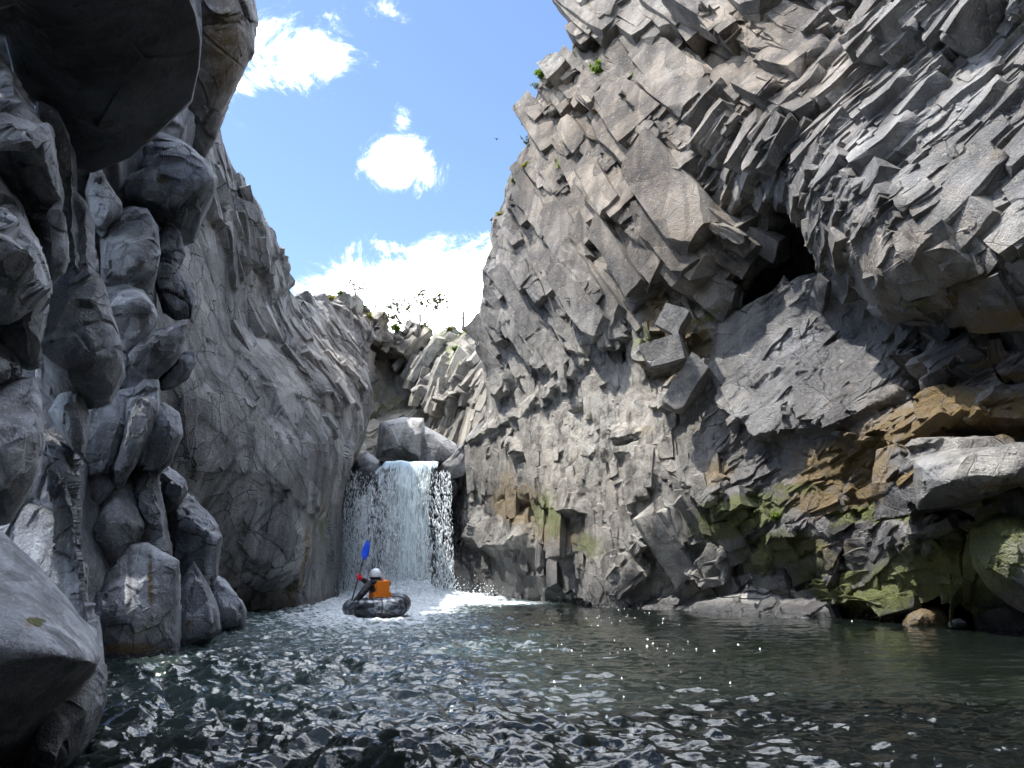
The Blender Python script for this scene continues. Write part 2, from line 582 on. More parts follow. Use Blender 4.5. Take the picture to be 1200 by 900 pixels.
def cliff(name, PX, PY, ctrl, feats, detail, attr_fn, mat, wraps=(), edge_in=0.12, reg=0.02, post=1, crisp=False, blocks=None, cut=()):
    """A rock face as real relief. PX, PY: where the survey grid points lie in the photo; ctrl: measured distances.
    The face gets its ledges (feats) and joints (detail) pushed out along its own normals, and is carried on behind its edges."""
    Y = tps(ctrl, PX, PY, reg)
    P = U(PX, PY, Y)
    H, W = PX.shape
    fx, fy = PX.copy(), PY.copy()
    for side, dirv, dist, n in wraps:
        s = (np.linspace(0, 1, n + 1)[1:] ** 1.7) * dist

        def away(E):                                   # the rock carries on behind its visible edge
            d = (E - EYE) / E[..., 1:2] + np.array(dirv, float)
            return d / np.linalg.norm(d, axis=-1)[..., None]
        if side == 'L':
            ext = P[:, :1] + s[None, ::-1, None] * away(P[:, :1])
            P = np.concatenate([ext, P], 1)
            fx = np.concatenate([fx[:, :1] - np.ones((1, n)) * 3, fx], 1)
            fy = np.concatenate([np.repeat(fy[:, :1], n, 1), fy], 1)
        elif side == 'R':
            ext = P[:, -1:] + s[None, :, None] * away(P[:, -1:])
            P = np.concatenate([P, ext], 1)
            fx = np.concatenate([fx, fx[:, -1:] + np.ones((1, n)) * 3], 1)
            fy = np.concatenate([fy, np.repeat(fy[:, -1:], n, 1)], 1)
        elif side == 'T':
            ext = P[:1] + s[::-1, None, None] * away(P[:1])
            P = np.concatenate([ext, P], 0)
            fx = np.concatenate([np.repeat(fx[:1], n, 0), fx], 0)
            fy = np.concatenate([fy[:1] - np.ones((n, 1)) * 3, fy], 0)
    H, W = P.shape[:2]
    N = grid_normals(smooth(P, 3))
    if ((EYE - P) * N).sum(-1).mean() < 0:
        N = -N
    N = smooth(N, 12)
    N /= np.linalg.norm(N, axis=-1)[..., None] + 1e-9
    Pf = P.reshape(-1, 3)
    wx = fx + 7 * fbm(Pf * 1.6 + 5, 4, 91).reshape(H, W) + 1.0 * fbm(Pf * 7 + 5, 2, 95).reshape(H, W)
    wy = fy + 7 * fbm(Pf * 1.6 + 55, 4, 92).reshape(H, W) + 1.0 * fbm(Pf * 7 + 55, 2, 96).reshape(H, W)
    D = np.zeros((H, W))
    for poly, (ax, ay, d0), (bx, by, d1) in feats:
        m = inside(poly, wx, wy)
        ll = (bx - ax) ** 2 + (by - ay) ** 2
        tt = np.clip(((wx - ax) * (bx - ax) + (wy - ay) * (by - ay)) / ll, -0.2, 1.2)
        D += np.where(m, d0 + (d1 - d0) * tt, 0)
    det, crack = detail(Pf, fx, fy)
    D = smooth(D + det.reshape(H, W), post)
    col = np.arange(W)[None]
    for side, _, _, nn in wraps:
        if side in 'LR':
            dc = np.abs(col - (nn if side == 'L' else W - 1 - nn))
            we = np.exp(-(dc / 14.0) ** 2)
            D = D * (1 - 0.45 * we) - edge_in * we
        elif side == 'T':
            we = np.exp(-((np.arange(H)[:, None] - nn) / 14.0) ** 2)
            D = D * (1 - 0.3 * we) - edge_in * we
    P = P + N * D[..., None]
    for ci, (cell, bl) in enumerate(cut):
        n2 = grid_normals(smooth(P, 6))
        if (n2 * N).sum(-1).mean() < 0:
            n2 = -n2
        P = chisel(P.reshape(-1, 3), n2.reshape(-1, 3), cell, bl, 880 + ci).reshape(H, W, 3)
    at = {a: np.zeros((H, W)) for a in ZERO_ATTRS}
    at['crack'] = 1 - crack.reshape(H, W)
    attr_fn(at, fx + 10 * fbm(Pf * 1.1, 3, 71).reshape(H, W), fy + 10 * fbm(Pf * 1.1 + 9, 3, 72).reshape(H, W), P)
    if blocks:
        bco, bfa, bat = scatter_blocks(P, N, fx, fy, at, attr_fn, *blocks)
        o = mesh_from(name, np.concatenate([P.reshape(-1, 3), bco]), [grid_quads(H, W), bfa + H * W], mat, {a: np.concatenate([at[a].ravel(), bat[a]]) for a in at})
    else:
        o = mesh_from(name, P, grid_quads(H, W), mat, at)
    o['kind'] = 'structure'
    if crisp:
        o.data.set_sharp_from_angle(angle=R(33))
    SURF.append(P.reshape(-1, 3))
    return o


def grid_rows(py0, py1, n, xl, xr, m):
    """grid whose left and right ends follow two curves given as (py, px) lists"""
    v = np.linspace(py0, py1, n)
    a = np.interp(v, [p[0] for p in xl], [p[1] for p in xl])
    b = np.interp(v, [p[0] for p in xr], [p[1] for p in xr])
    t = np.linspace(0, 1, m)
    PX = a[:, None] + (b - a)[:, None] * t[None]
    PY = np.repeat(v[:, None], m, 1)
    return PX, PY


def wl(*pts):
    return [(x, y, float(water_Y(x, y))) for x, y in pts]


# ================================================================== RIGHT CLIFF
T_R = np.array([0.62, -0.78, 0.0])
N_R = np.array([-0.74, -0.60, -0.25])
Z = np.array([0.0, 0, 1])
ctrl_r = [
    (690, 0, 22.5), (800, 0, 18.6), (950, 0, 14.6), (1100, 0, 11.6), (1200, 0, 10.0), (1330, 0, 8.4),
    (720, -90, 22.5), (950, -90, 14.2), (1200, -90, 9.8), (1330, -90, 8.2),
    (640, 90, 24), (720, 100, 20.8), (800, 110, 17.8), (950, 110, 13.7), (1100, 110, 11.0), (1200, 110, 9.8), (1330, 110, 8.3),
    (603, 190, 25), (700, 200, 21), (800, 200, 17.2), (950, 200, 13.1), (1100, 210, 10.8), (1200, 210, 9.8), (1330, 210, 8.5),
    (570, 270, 26), (700, 290, 20.8), (800, 290, 17.6), (880, 290, 16.4), (985, 270, 12.9), (1060, 320, 11.6), (1200, 320, 10.2), (1330, 320, 8.9),
    (556, 370, 26.5), (700, 370, 21.0), (800, 370, 18.3), (900, 375, 16.4), (1000, 375, 14.6), (1100, 385, 12.9), (1200, 385, 11.4), (1330, 385, 9.9),
    (560, 460, 27.5), (650, 460, 22.8), (800, 460, 18.2), (950, 460, 15.2), (1100, 460, 12.6), (1200, 460, 11.2), (1330, 460, 9.8),
    (530, 540, 29), (600, 540, 25), (700, 540, 20.6), (800, 540, 17.9), (950, 540, 15.1), (1100, 560, 12.5), (1200, 560, 11.2), (1330, 560, 9.9),
    (536, 620, 28.6), (650, 620, 22.4), (800, 620, 17.9), (950, 620, 15.0), (1100, 630, 12.9), (1200, 630, 11.6), (1330, 630, 10.2),
    (700, 770, 20.4), (850, 770, 16.6), (1000, 770, 14.2), (1200, 770, 12.2), (1330, 770, 10.4), (540, 770, 27),
] + wl((690, 711), (770, 712), (850, 716), (930, 720), (990, 723), (1080, 730), (1200, 735))
ctrl_r += [(540, 700, 27.0), (600, 704, 24.5)]

F_R = [
    # bulge over the cave, with its undercut lip
    ([(965, 205), (960, 270), (985, 302), (1012, 322), (1060, 348), (1130, 356), (1180, 335), (1240, 322), (1340, 320), (1340, 60), (1100, 120)], (1090, 130, 0.0), (1075, 345, 0.5)),
    # cave
    ([(880, 252), (938, 250), (962, 272), (988, 304), (1010, 322), (950, 322), (905, 338), (862, 362), (812, 352), (800, 338), (838, 322), (868, 300)], (930, 260, -2.6), (830, 350, -1.3)),
    ([(805, 212), (880, 236), (938, 250), (885, 256), (835, 262), (800, 245)], (860, 225, -0.3), (860, 262, -0.9)),
    ([(770, 205), (800, 215), (835, 250), (890, 258), (885, 268), (830, 262), (775, 240)], (780, 210, 0.1), (830, 265, 0.6)),
    ([(770, 245), (835, 268), (872, 275), (850, 300), (812, 322), (800, 300), (775, 290)], (790, 250, 0.0), (830, 310, 0.5)),
    ([(800, 318), (845, 302), (852, 318), (838, 330), (812, 340)], (820, 310, 0.0), (815, 338, 0.3)),
    ([(740, 250), (800, 262), (790, 290), (812, 316), (800, 325), (770, 300), (745, 285)], (760, 255, 0), (795, 315, 0.35)),
    # skyline blocks
    ([(664, 15), (690, -5), (714, 0), (712, 42), (692, 60), (676, 52)], (690, 0, 0.2), (690, 58, 0.8)),
    ([(632, 88), (648, 72), (690, 52), (702, 90), (672, 90), (646, 105)], (660, 60, 0.2), (650, 104, 0.55)),
    ([(643, 108), (660, 95), (700, 92), (722, 142), (692, 128), (664, 114)], (680, 92, 0.1), (700, 135, 0.75)),
    ([(664, 112), (690, 124), (724, 148), (724, 176), (690, 152), (668, 130)], (690, 120, -0.4), (700, 160, -0.6)),
    ([(608, 135), (622, 120), (648, 112), (664, 118), (650, 140), (618, 152)], (630, 115, 0.0), (630, 150, 0.55)),
    ([(616, 152), (640, 140), (668, 130), (655, 165), (630, 190), (612, 205)], (640, 140, -0.3), (630, 190, -0.1)),
    ([(662, 152), (688, 154), (728, 186), (724, 196), (690, 180), (668, 170)], (680, 152, 0.1), (700, 190, 0.55)),
    ([(660, 192), (684, 160), (722, 182), (724, 205), (706, 215), (702, 240), (662, 262), (650, 270), (660, 230)], (700, 175, -0.5), (660, 260, -0.2)),
    ([(700, 206), (714, 195), (727, 215), (748, 262), (736, 262), (718, 232)], (712, 196, 0.3), (738, 262, 0.7)),
    ([(708, 240), (724, 242), (748, 264), (738, 272), (715, 258)], (712, 242, -0.3), (738, 268, -0.8)),
    ([(703, 92), (728, 66), (752, 102), (772, 158), (776, 178), (748, 150), (708, 112)], (728, 70, 0.25), (760, 165, 0.7)),
    ([(748, 120), (765, 108), (790, 140), (802, 165), (785, 168)], (760, 112, 0.2), (790, 165, 0.5)),
    ([(618, 190), (640, 182), (650, 200), (628, 222), (612, 218)], (630, 185, -0.1), (620, 218, -0.5)),
    ([(590, 232), (612, 222), (620, 240), (602, 252)], (600, 225, 0.1), (600, 252, 0.45)),
    # arch hollow and pillows
    ([(664, 284), (684, 272), (704, 288), (744, 314), (770, 342), (748, 346), (728, 334), (712, 352), (704, 318), (680, 292)], (684, 274, -0.3), (735, 338, -1.2)),
    ([(700, 262), (718, 262), (748, 292), (768, 330), (745, 316), (712, 290)], (705, 262, 0.2), (755, 325, 0.6)),
    ([(660, 290), (674, 282), (702, 312), (714, 350), (702, 366), (676, 318)], (674, 284, 0.3), (704, 362, 0.6)),
    ([(590, 312), (614, 298), (642, 320), (628, 342), (604, 326)], (610, 298, 0.0), (625, 340, 0.5)),
    ([(592, 322), (606, 326), (630, 348), (656, 384), (640, 388), (610, 350)], (600, 322, -0.6), (640, 385, -0.2)),
    ([(640, 306), (660, 292), (690, 330), (706, 372), (690, 378), (666, 340)], (650, 298, 0.0), (695, 374, 0.5)),
    ([(556, 345), (575, 340), (600, 372), (598, 400), (575, 372)], (565, 340, 0.1), (590, 395, 0.5)),
    ([(556, 380), (572, 372), (590, 420), (600, 455), (580, 450), (560, 415)], (562, 378, 0.1), (588, 450, 0.5)),
    ([(608, 380), (632, 376), (650, 405), (660, 432), (640, 440), (616, 415)], (618, 376, 0.1), (645, 436, 0.45)),
    ([(650, 372), (676, 370), (694, 400), (690, 420), (668, 410)], (660, 370, 0.1), (685, 415, 0.5)),
    # diagonal seam running up to the right
    ([(545, 507), (600, 482), (692, 418), (700, 428), (612, 492), (552, 520)], (610, 470, 0.15), (625, 490, 0.4)),
    # top middle
    ([(770, 50), (797, 20), (868, 60), (884, 62), (852, 112), (800, 78)], (820, 35, -0.9), (820, 95, -0.5)),
    ([(795, 2), (846, 18), (872, 58), (797, 20)], (800, 0, 0.1), (840, 40, 0.6)),
    ([(842, 32), (870, -2), (878, 12), (898, 46), (892, 66), (862, 42)], (860, 10, 0.2), (885, 62, 0.6)),
    ([(876, 6), (932, 18), (957, 55), (928, 92), (897, 70), (897, 46)], (890, 10, 0.35), (930, 90, 0.45)),
    ([(905, -20), (1045, -20), (1036, 6), (1002, 30), (988, 46), (952, 34), (922, 16)], (960, -10, -0.6), (1000, 40, -0.9)),
    ([(962, 20), (985, 5), (1000, 32), (985, 50), (965, 46)], (975, 10, 0.3), (980, 48, 0.6)),
    ([(904, 116), (926, 94), (952, 110), (952, 126), (930, 120), (912, 130)], (928, 96, 0.1), (925, 128, 0.65)),
    ([(912, 130), (930, 122), (950, 128), (926, 156), (902, 142)], (925, 125, -0.4), (925, 152, -0.3)),
    ([(878, 166), (906, 150), (928, 166), (912, 184), (890, 173)], (905, 150, 0.1), (900, 180, 0.6)),
    ([(868, 188), (890, 172), (912, 184), (894, 204), (876, 204)], (890, 175, -0.4), (890, 202, -0.2)),
    ([(840, 142), (872, 128), (880, 148), (852, 166), (842, 160)], (860, 130, 0.1), (855, 165, 0.5)),
    ([(808, 100), (830, 95), (850, 118), (842, 140), (820, 128)], (822, 96, 0.2), (835, 138, 0.5)),
    ([(762, 95), (778, 92), (812, 130), (805, 148), (785, 132)], (770, 92, 0.2), (800, 145, 0.5)),
    # upper right
    ([(1000, 62), (1026, 42), (1072, 28), (1088, 44), (1072, 66), (1046, 62), (1022, 50)], (1050, 30, 0.1), (1040, 62, 0.6)),
    ([(1000, 66), (1024, 48), (1046, 64), (1048, 74), (1014, 82)], (1020, 50, -0.4), (1020, 80, -0.3)),
    ([(1046, 50), (1074, 48), (1074, 76), (1052, 72)], (1060, 48, -0.2), (1060, 76, -0.3)),
    ([(1068, 20), (1120, -10), (1164, -10), (1164, 4), (1140, 26), (1108, 42), (1090, 30)], (1120, -10, 0.1), (1125, 40, 0.75)),
    ([(1108, 44), (1140, 26), (1164, 6), (1164, 50), (1130, 60), (1112, 56)], (1140, 20, -0.5), (1130, 58, -0.3)),
    ([(1166, -15), (1240, -35), (1340, -60), (1340, -10), (1200, 8), (1168, 26)], (1200, -40, 0.1), (1190, 16, 0.6)),
    ([(1166, 28), (1200, 8), (1340, -10), (1340, 30), (1166, 50)], (1200, 8, -0.5), (1200, 48, -0.3)),
    ([(1090, 92), (1130, 80), (1128, 98), (1096, 108)], (1110, 82, -0.3), (1105, 106, -0.35)),
    ([(1045, 130), (1076, 112), (1082, 128), (1050, 136)], (1065, 114, -0.3), (1060, 134, -0.4)),
    ([(986, 196), (1002, 168), (1030, 178), (1062, 172), (1080, 184), (1060, 206), (1000, 212)], (1020, 168, -0.4), (1020, 208, -0.4)),
    ([(1060, 196), (1088, 178), (1090, 205), (1066, 215)], (1075, 180, -0.5), (1075, 212, -0.3)),
    ([(1148, 268), (1180, 246), (1182, 286), (1156, 280)], (1165, 250, -0.4), (1165, 282, -0.4)),
    ([(1062, 252), (1076, 246), (1076, 264), (1062, 268)], (1070, 246, -0.3), (1070, 266, -0.3)),
    # loose blocks in the gully
    ([(770, 388), (790, 362), (810, 362), (806, 386), (795, 390), (775, 396)], (790, 362, 0.3), (790, 392, 0.75)),
    ([(752, 405), (775, 397), (800, 399), (808, 420), (790, 430), (764, 432)], (780, 398, 0.3), (780, 430, 0.75)),
    ([(778, 468), (826, 418), (828, 440), (820, 456), (786, 487)], (815, 425, 0.2), (795, 480, 0.6)),
    ([(806, 384), (830, 372), (838, 384), (812, 398)], (820, 372, 0.1), (820, 396, 0.35)),
    ([(755, 436), (800, 432), (822, 418), (776, 468), (760, 458)], (785, 430, -0.3), (775, 460, -0.2)),
    ([(706, 378), (734, 372), (745, 396), (722, 412), (706, 400)], (720, 372, 0.2), (722, 410, 0.5)),
    ([(715, 412), (740, 404), (735, 425), (718, 424)], (725, 406, -0.4), (725, 424, -0.3)),
    # big smooth slab with its lower lip
    ([(832, 432), (872, 388), (1000, 312), (1062, 352), (1090, 430), (1062, 470), (990, 506), (930, 512), (900, 522), (878, 500), (856, 488)], (960, 340, 0.0), (925, 515, 0.5)),
    ([(886, 455), (900, 440), (925, 432), (920, 445), (895, 462)], (905, 440, -0.15), (905, 460, -0.3)),
    # ledges on the right
    ([(1066, 432), (1098, 402), (1118, 412), (1120, 430), (1096, 430), (1072, 442)], (1095, 402, 0.1), (1090, 436, 0.4)),
    ([(1068, 442), (1096, 430), (1112, 470), (1082, 484), (1066, 458)], (1090, 430, -1.0), (1080, 480, -0.6)),
    ([(1108, 402), (1146, 392), (1240, 372), (1340, 360), (1340, 420), (1240, 432), (1160, 446), (1112, 470)], (1180, 380, 0.0), (1170, 442, 0.5)),
    ([(1156, 447), (1200, 432), (1340, 420), (1340, 446), (1200, 450), (1160, 460)], (1200, 434, -0.5), (1200, 455, -0.4)),
    ([(1100, 482), (1160, 460), (1340, 448), (1340, 490), (1180, 500), (1122, 510)], (1180, 455, 0.1), (1150, 504, 0.6)),
    ([(1124, 506), (1180, 496), (1340, 486), (1340, 528), (1142, 524)], (1180, 498, -0.8), (1180, 524, -0.5)),
    ([(1070, 535), (1120, 524), (1240, 520), (1340, 514), (1340, 540), (1240, 548), (1192, 568), (1130, 590), (1074, 598)], (1130, 524, 0.75), (1120, 592, 0.9)),
    ([(1000, 515), (1068, 508), (1068, 592), (985, 598), (975, 560)], (1030, 512, -0.1), (1030, 596, -0.45)),
    ([(980, 505), (1060, 472), (1100, 484), (1120, 508), (1068, 528), (1000, 520)], (1050, 475, 0.0), (1060, 526, 0.45)),
    ([(1072, 598), (1132, 590), (1156, 604), (1092, 612)], (1100, 596, -0.4), (1100, 612, -0.4)),
    ([(960, 606), (1046, 590), (1002, 614), (970, 620)], (1010, 594, -0.4), (1000, 616, -0.4)),
    ([(960, 642), (1022, 610), (1080, 600), (1130, 622), (1140, 662), (1110, 676), (1090, 688), (1060, 704), (1000, 716), (965, 700)], (1040, 605, 0.15), (1060, 705, 0.75)),
    ([(1078, 694), (1132, 674), (1162, 700), (1186, 732), (1190, 780), (1050, 780), (1056, 724)], (1120, 680, -1.8), (1110, 735, -1.4)),
    ([(1138, 622), (1166, 604), (1240, 610), (1340, 600), (1340, 712), (1240, 716), (1200, 720), (1160, 694), (1136, 664)], (1200, 605, 0.4), (1200, 715, 0.9)),
    ([(1162, 660), (1240, 654), (1340, 650), (1340, 690), (1200, 692), (1180, 684)], (1200, 656, -0.5), (1200, 690, -0.5)),
    ([(1100, 608), (1140, 620), (1138, 640), (1110, 628), (1088, 622)], (1110, 610, -0.1), (1120, 636, -0.5)),
    # lower middle
    ([(736, 722), (800, 672), (870, 692), (940, 688), (992, 726), (992, 760), (736, 760)], (860, 680, 0.15), (860, 720, 0.55)),
    ([(800, 566), (822, 574), (852, 594), (836, 604), (806, 590)], (815, 568, -0.5), (830, 600, -0.5)),
    ([(770, 540), (830, 530), (850, 560), (850, 592), (822, 574), (800, 566)], (810, 535, 0.1), (830, 590, 0.55)),
    ([(742, 642), (772, 634), (792, 662), (766, 672), (748, 662)], (760, 636, -0.4), (765, 668, -0.4)),
    ([(770, 630), (790, 618), (810, 652), (790, 658)], (780, 622, 0.1), (795, 655, 0.4)),
    ([(808, 652), (836, 628), (864, 640), (856, 662), (830, 660), (812, 664)], (838, 628, 0.2), (830, 662, 0.6)),
    ([(805, 664), (860, 662), (850, 678), (820, 676)], (830, 664, -0.4), (830, 676, -0.3)),
    ([(845, 582), (884, 574), (874, 592), (846, 602)], (868, 574, 0.15), (860, 598, 0.45)),
    ([(874, 590), (884, 576), (880, 600), (846, 616), (836, 606)], (870, 592, -0.4), (860, 612, -0.3)),
    ([(896, 622), (950, 606), (945, 620), (906, 634)], (920, 610, 0.1), (920, 632, 0.35)),
    ([(870, 650), (935, 640), (960, 655), (930, 685), (880, 688)], (910, 640, 0.1), (905, 686, 0.4)),
    ([(700, 655), (740, 645), (762, 668), (744, 690), (712, 690)], (720, 645, 0.1), (735, 688, 0.35)),
    ([(735, 545), (765, 470), (790, 488), (770, 560), (745, 600)], (760, 480, 0.1), (750, 590, 0.3)),
    # left foot near the fall
    ([(645, 566), (680, 558), (692, 600), (664, 606), (652, 590)], (665, 560, 0.15), (670, 604, 0.45)),
    ([(545, 655), (600, 642), (690, 652), (694, 720), (694, 770), (520, 770), (530, 700)], (610, 645, -0.1), (610, 705, -0.6)),
    ([(560, 610), (605, 604), (626, 618), (610, 640), (570, 645), (552, 632)], (590, 606, 0.1), (590, 642, 0.4)),
    ([(536, 590), (556, 582), (566, 620), (550, 640), (536, 630)], (548, 584, 0.1), (550, 638, 0.35)),
    ([(592, 516), (606, 512), (616, 530), (608, 536)], (600, 513, 0.2), (610, 534, 0.45)),
    ([(580, 585), (600, 582), (640, 600), (660, 622), (640, 620), (600, 600)], (590, 585, -0.25), (640, 618, -0.25)),
    ([(665, 480), (690, 470), (700, 486), (676, 492)], (680, 472, -0.2), (685, 490, -0.3)),
    ([(715, 500), (745, 492), (755, 505), (725, 522)], (735, 495, 0.15), (735, 518, 0.4)),
    ([(722, 518), (745, 508), (752, 516), (730, 526)], (735, 510, -0.3), (735, 525, -0.3)),
]

AX = {
    'diag': [(0.60 * T_R - 0.80 * Z), (0.80 * T_R + 0.60 * Z), N_R],
    'band': [(0.86 * T_R + 0.50 * Z), (-0.50 * T_R + 0.86 * Z), N_R],
    'fan': [(-0.22 * T_R + 0.97 * Z), (0.97 * T_R + 0.22 * Z), N_R],
    'slab': [(0.80 * T_R + 0.62 * Z), (-0.62 * T_R + 0.80 * Z), N_R],
    'ledge': [(0.93 * T_R + 0.36 * Z), (-0.36 * T_R + 0.93 * Z), N_R],
}
# px, py, orientation, block amplitude, small amplitude, block scale
REG = [
    (620, 130, 'diag', .8, .8, 1.0), (700, 60, 'diag', .9, .8, 1.1), (680, 220, 'diag', .9, .7, 1.1), (760, 150, 'diag', 1.0, .8, 1.1), (820, 60, 'diag', 1.1, .9, 1.1),
    (600, 260, 'diag', .8, .8, .8), (640, 340, 'diag', .9, .6, 1.0), (590, 400, 'diag', .9, .6, .9), (700, 320, 'diag', 1.0, .7, 1.0), (760, 280, 'diag', .9, .8, .9),
    (680, 400, 'diag', .7, .8, .6), (570, 470, 'diag', .7, .8, .6), (830, 260, 'diag', .8, .8, .9), (900, 60, 'diag', .9, .8, .9),
    (890, 150, 'band', 1.0, 1.0, .8), (860, 210, 'band', .9, 1.1, .7), (960, 120, 'band', 1.0, 1.0, .75), (1060, 60, 'band', 1.0, 1.0, .9), (1150, 50, 'band', 1.0, 1.0, .9),
    (1000, 200, 'band', .75, 1.4, .6), (1100, 150, 'band', .55, 1.3, .65), (1180, 150, 'band', .55, 1.3, .6), (1040, 270, 'band', .5, 1.5, .55), (1150, 280, 'band', .5, 1.4, .6), (1000, 310, 'band', .55, 1.5, .5), (1100, 330, 'band', .5, 1.5, .5),
    (960, 360, 'slab', .25, .8, .8), (900, 430, 'slab', .22, .7, .8), (1000, 440, 'slab', .22, .8, .7), (950, 500, 'slab', .3, .8, .7), (860, 450, 'slab', .35, .7, .7), (1060, 400, 'slab', .4, .9, .7),
    (1150, 410, 'ledge', .8, 1.1, .8), (1150, 480, 'ledge', .7, 1.1, .8), (1040, 520, 'ledge', .8, 1.2, .7), (1130, 560, 'ledge', .2, .7, 1.0), (1010, 580, 'ledge', .8, 1.1, .8), (1060, 650, 'ledge', .45, .7, 1.1),
    (1180, 640, 'ledge', .5, 1.0, .8), (920, 600, 'ledge', .8, 1.2, .65), (900, 660, 'ledge', .8, 1.1, .7), (850, 640, 'ledge', .9, 1.0, .7), (900, 705, 'ledge', .5, .9, .7),
    (780, 400, 'fan', .9, 1.0, .5), (760, 350, 'diag', .8, 1.0, .5), (720, 440, 'fan', .7, 1.0, .55), (640, 480, 'fan', .6, .9, .6), (640, 540, 'fan', .5, .7, .8), (720, 540, 'fan', .45, .6, .9),
    (780, 520, 'fan', .5, .7, .8), (780, 600, 'fan', .5, .7, .9), (700, 620, 'fan', .4, .6, 1.0), (760, 670, 'slab', .8, .8, .7), (700, 690, 'fan', .5, .8, .8), (800, 700, 'slab', .7, .8, .7),
    (580, 560, 'fan', .4, .7, .8), (560, 640, 'fan', .4, .6, .9), (620, 680, 'fan', .5, .6, .9), (560, 520, 'slab', .6, .9, .5),
]


def region(fx, fy, P, REG):
    """weights of the joint sets and the amplitudes at each point"""
    x = fx.ravel() + 22 * fbm(P * 0.5, 3, 81)
    y = fy.ravel() + 22 * fbm(P * 0.5 + 40, 3, 82)
    keys = sorted({r[2] for r in REG})
    wk = {k: np.zeros(len(x)) for k in keys}
    s = np.zeros(len(x))
    a = np.zeros((3, len(x)))
    for (rx, ry, o, a1, a2, sc) in REG:
        w = 1.0 / (((x - rx) ** 2 + (y - ry) ** 2) / 400.0 + 1.0) ** 2.2
        wk[o] += w
        s += w
        a += w * np.array([a1, a2, sc])[:, None]
    a /= s
    best = np.argmax(np.stack([wk[k] for k in keys]), 0)
    return keys, best, a


def detail_r(P, fx, fy):
    keys, best, (a1, a2, sc) = region(fx, fy, P, REG)
    h = np.zeros(len(P), np.float32)
    cr = np.ones(len(P), np.float32)
    SZ = {'diag': (2.1, .95, 1.3), 'band': (1.15, .72, 1.0), 'fan': (2.4, .95, 1.3), 'slab': (1.9, .75, 1.0), 'ledge': (1.5, .75, 1.1)}
    for j, k in enumerate(keys):
        m = best == j
        if not m.any():
            continue
        p = P[m]
        ax = np.array(AX[k])
        bias = {'diag': (0.3, -0.9, 0), 'band': (0.0, -1.1, 0), 'fan': (-0.3, 0.5, 0), 'slab': (0, -0.7, 0), 'ledge': (0, -1.1, 0)}[k]
        lev = np.digitize(sc[m], [0.62, 0.85])
        for lv, scale in enumerate((0.62, 0.85, 1.15)):
            mm = lev == lv
            if not mm.any():
                continue
            p2 = p[mm]
            L = np.array(SZ[k]) * scale
            hb, cb = facets(p2, ax, L, 0.13 * scale, 0.24 * scale, bias, k=10 * j + 1)
            hs, cs = facets(p2, ax, L * 0.40, 0.035 * scale, 0.085 * scale, bias, k=10 * j + 5)
            ht, ct = facets(p2, ax, L * 0.15, 0.008 * scale, 0.022 * scale, bias, k=10 * j + 7)
            idx = np.where(m)[0][mm]
            A1, A2 = a1[idx], a2[idx]
            gate = np.clip(0.55 + 1.6 * fbm(p2 * 0.8, 2, 33), 0.1, 1.2)
            h[idx] = hb * A1 * 0.75 + hs * A2 * gate + ht * A2 * gate - 0.07 * (1 - cb) * np.minimum(A1, .8) - 0.02 * (1 - cs) * A2 * gate
            cr[idx] = 1 - (1 - cb) * 0.8 * np.minimum(1, A1 * 1.3) * (fbm(p2 * 1.5, 2, 3) > -0.1)
    h += 0.26 * fbm(P * 0.4, 3, 21) + 0.035 * fbm(P * 2.2, 4, 25) + 0.006 * fbm(P * 14, 3, 28)
    return h, cr


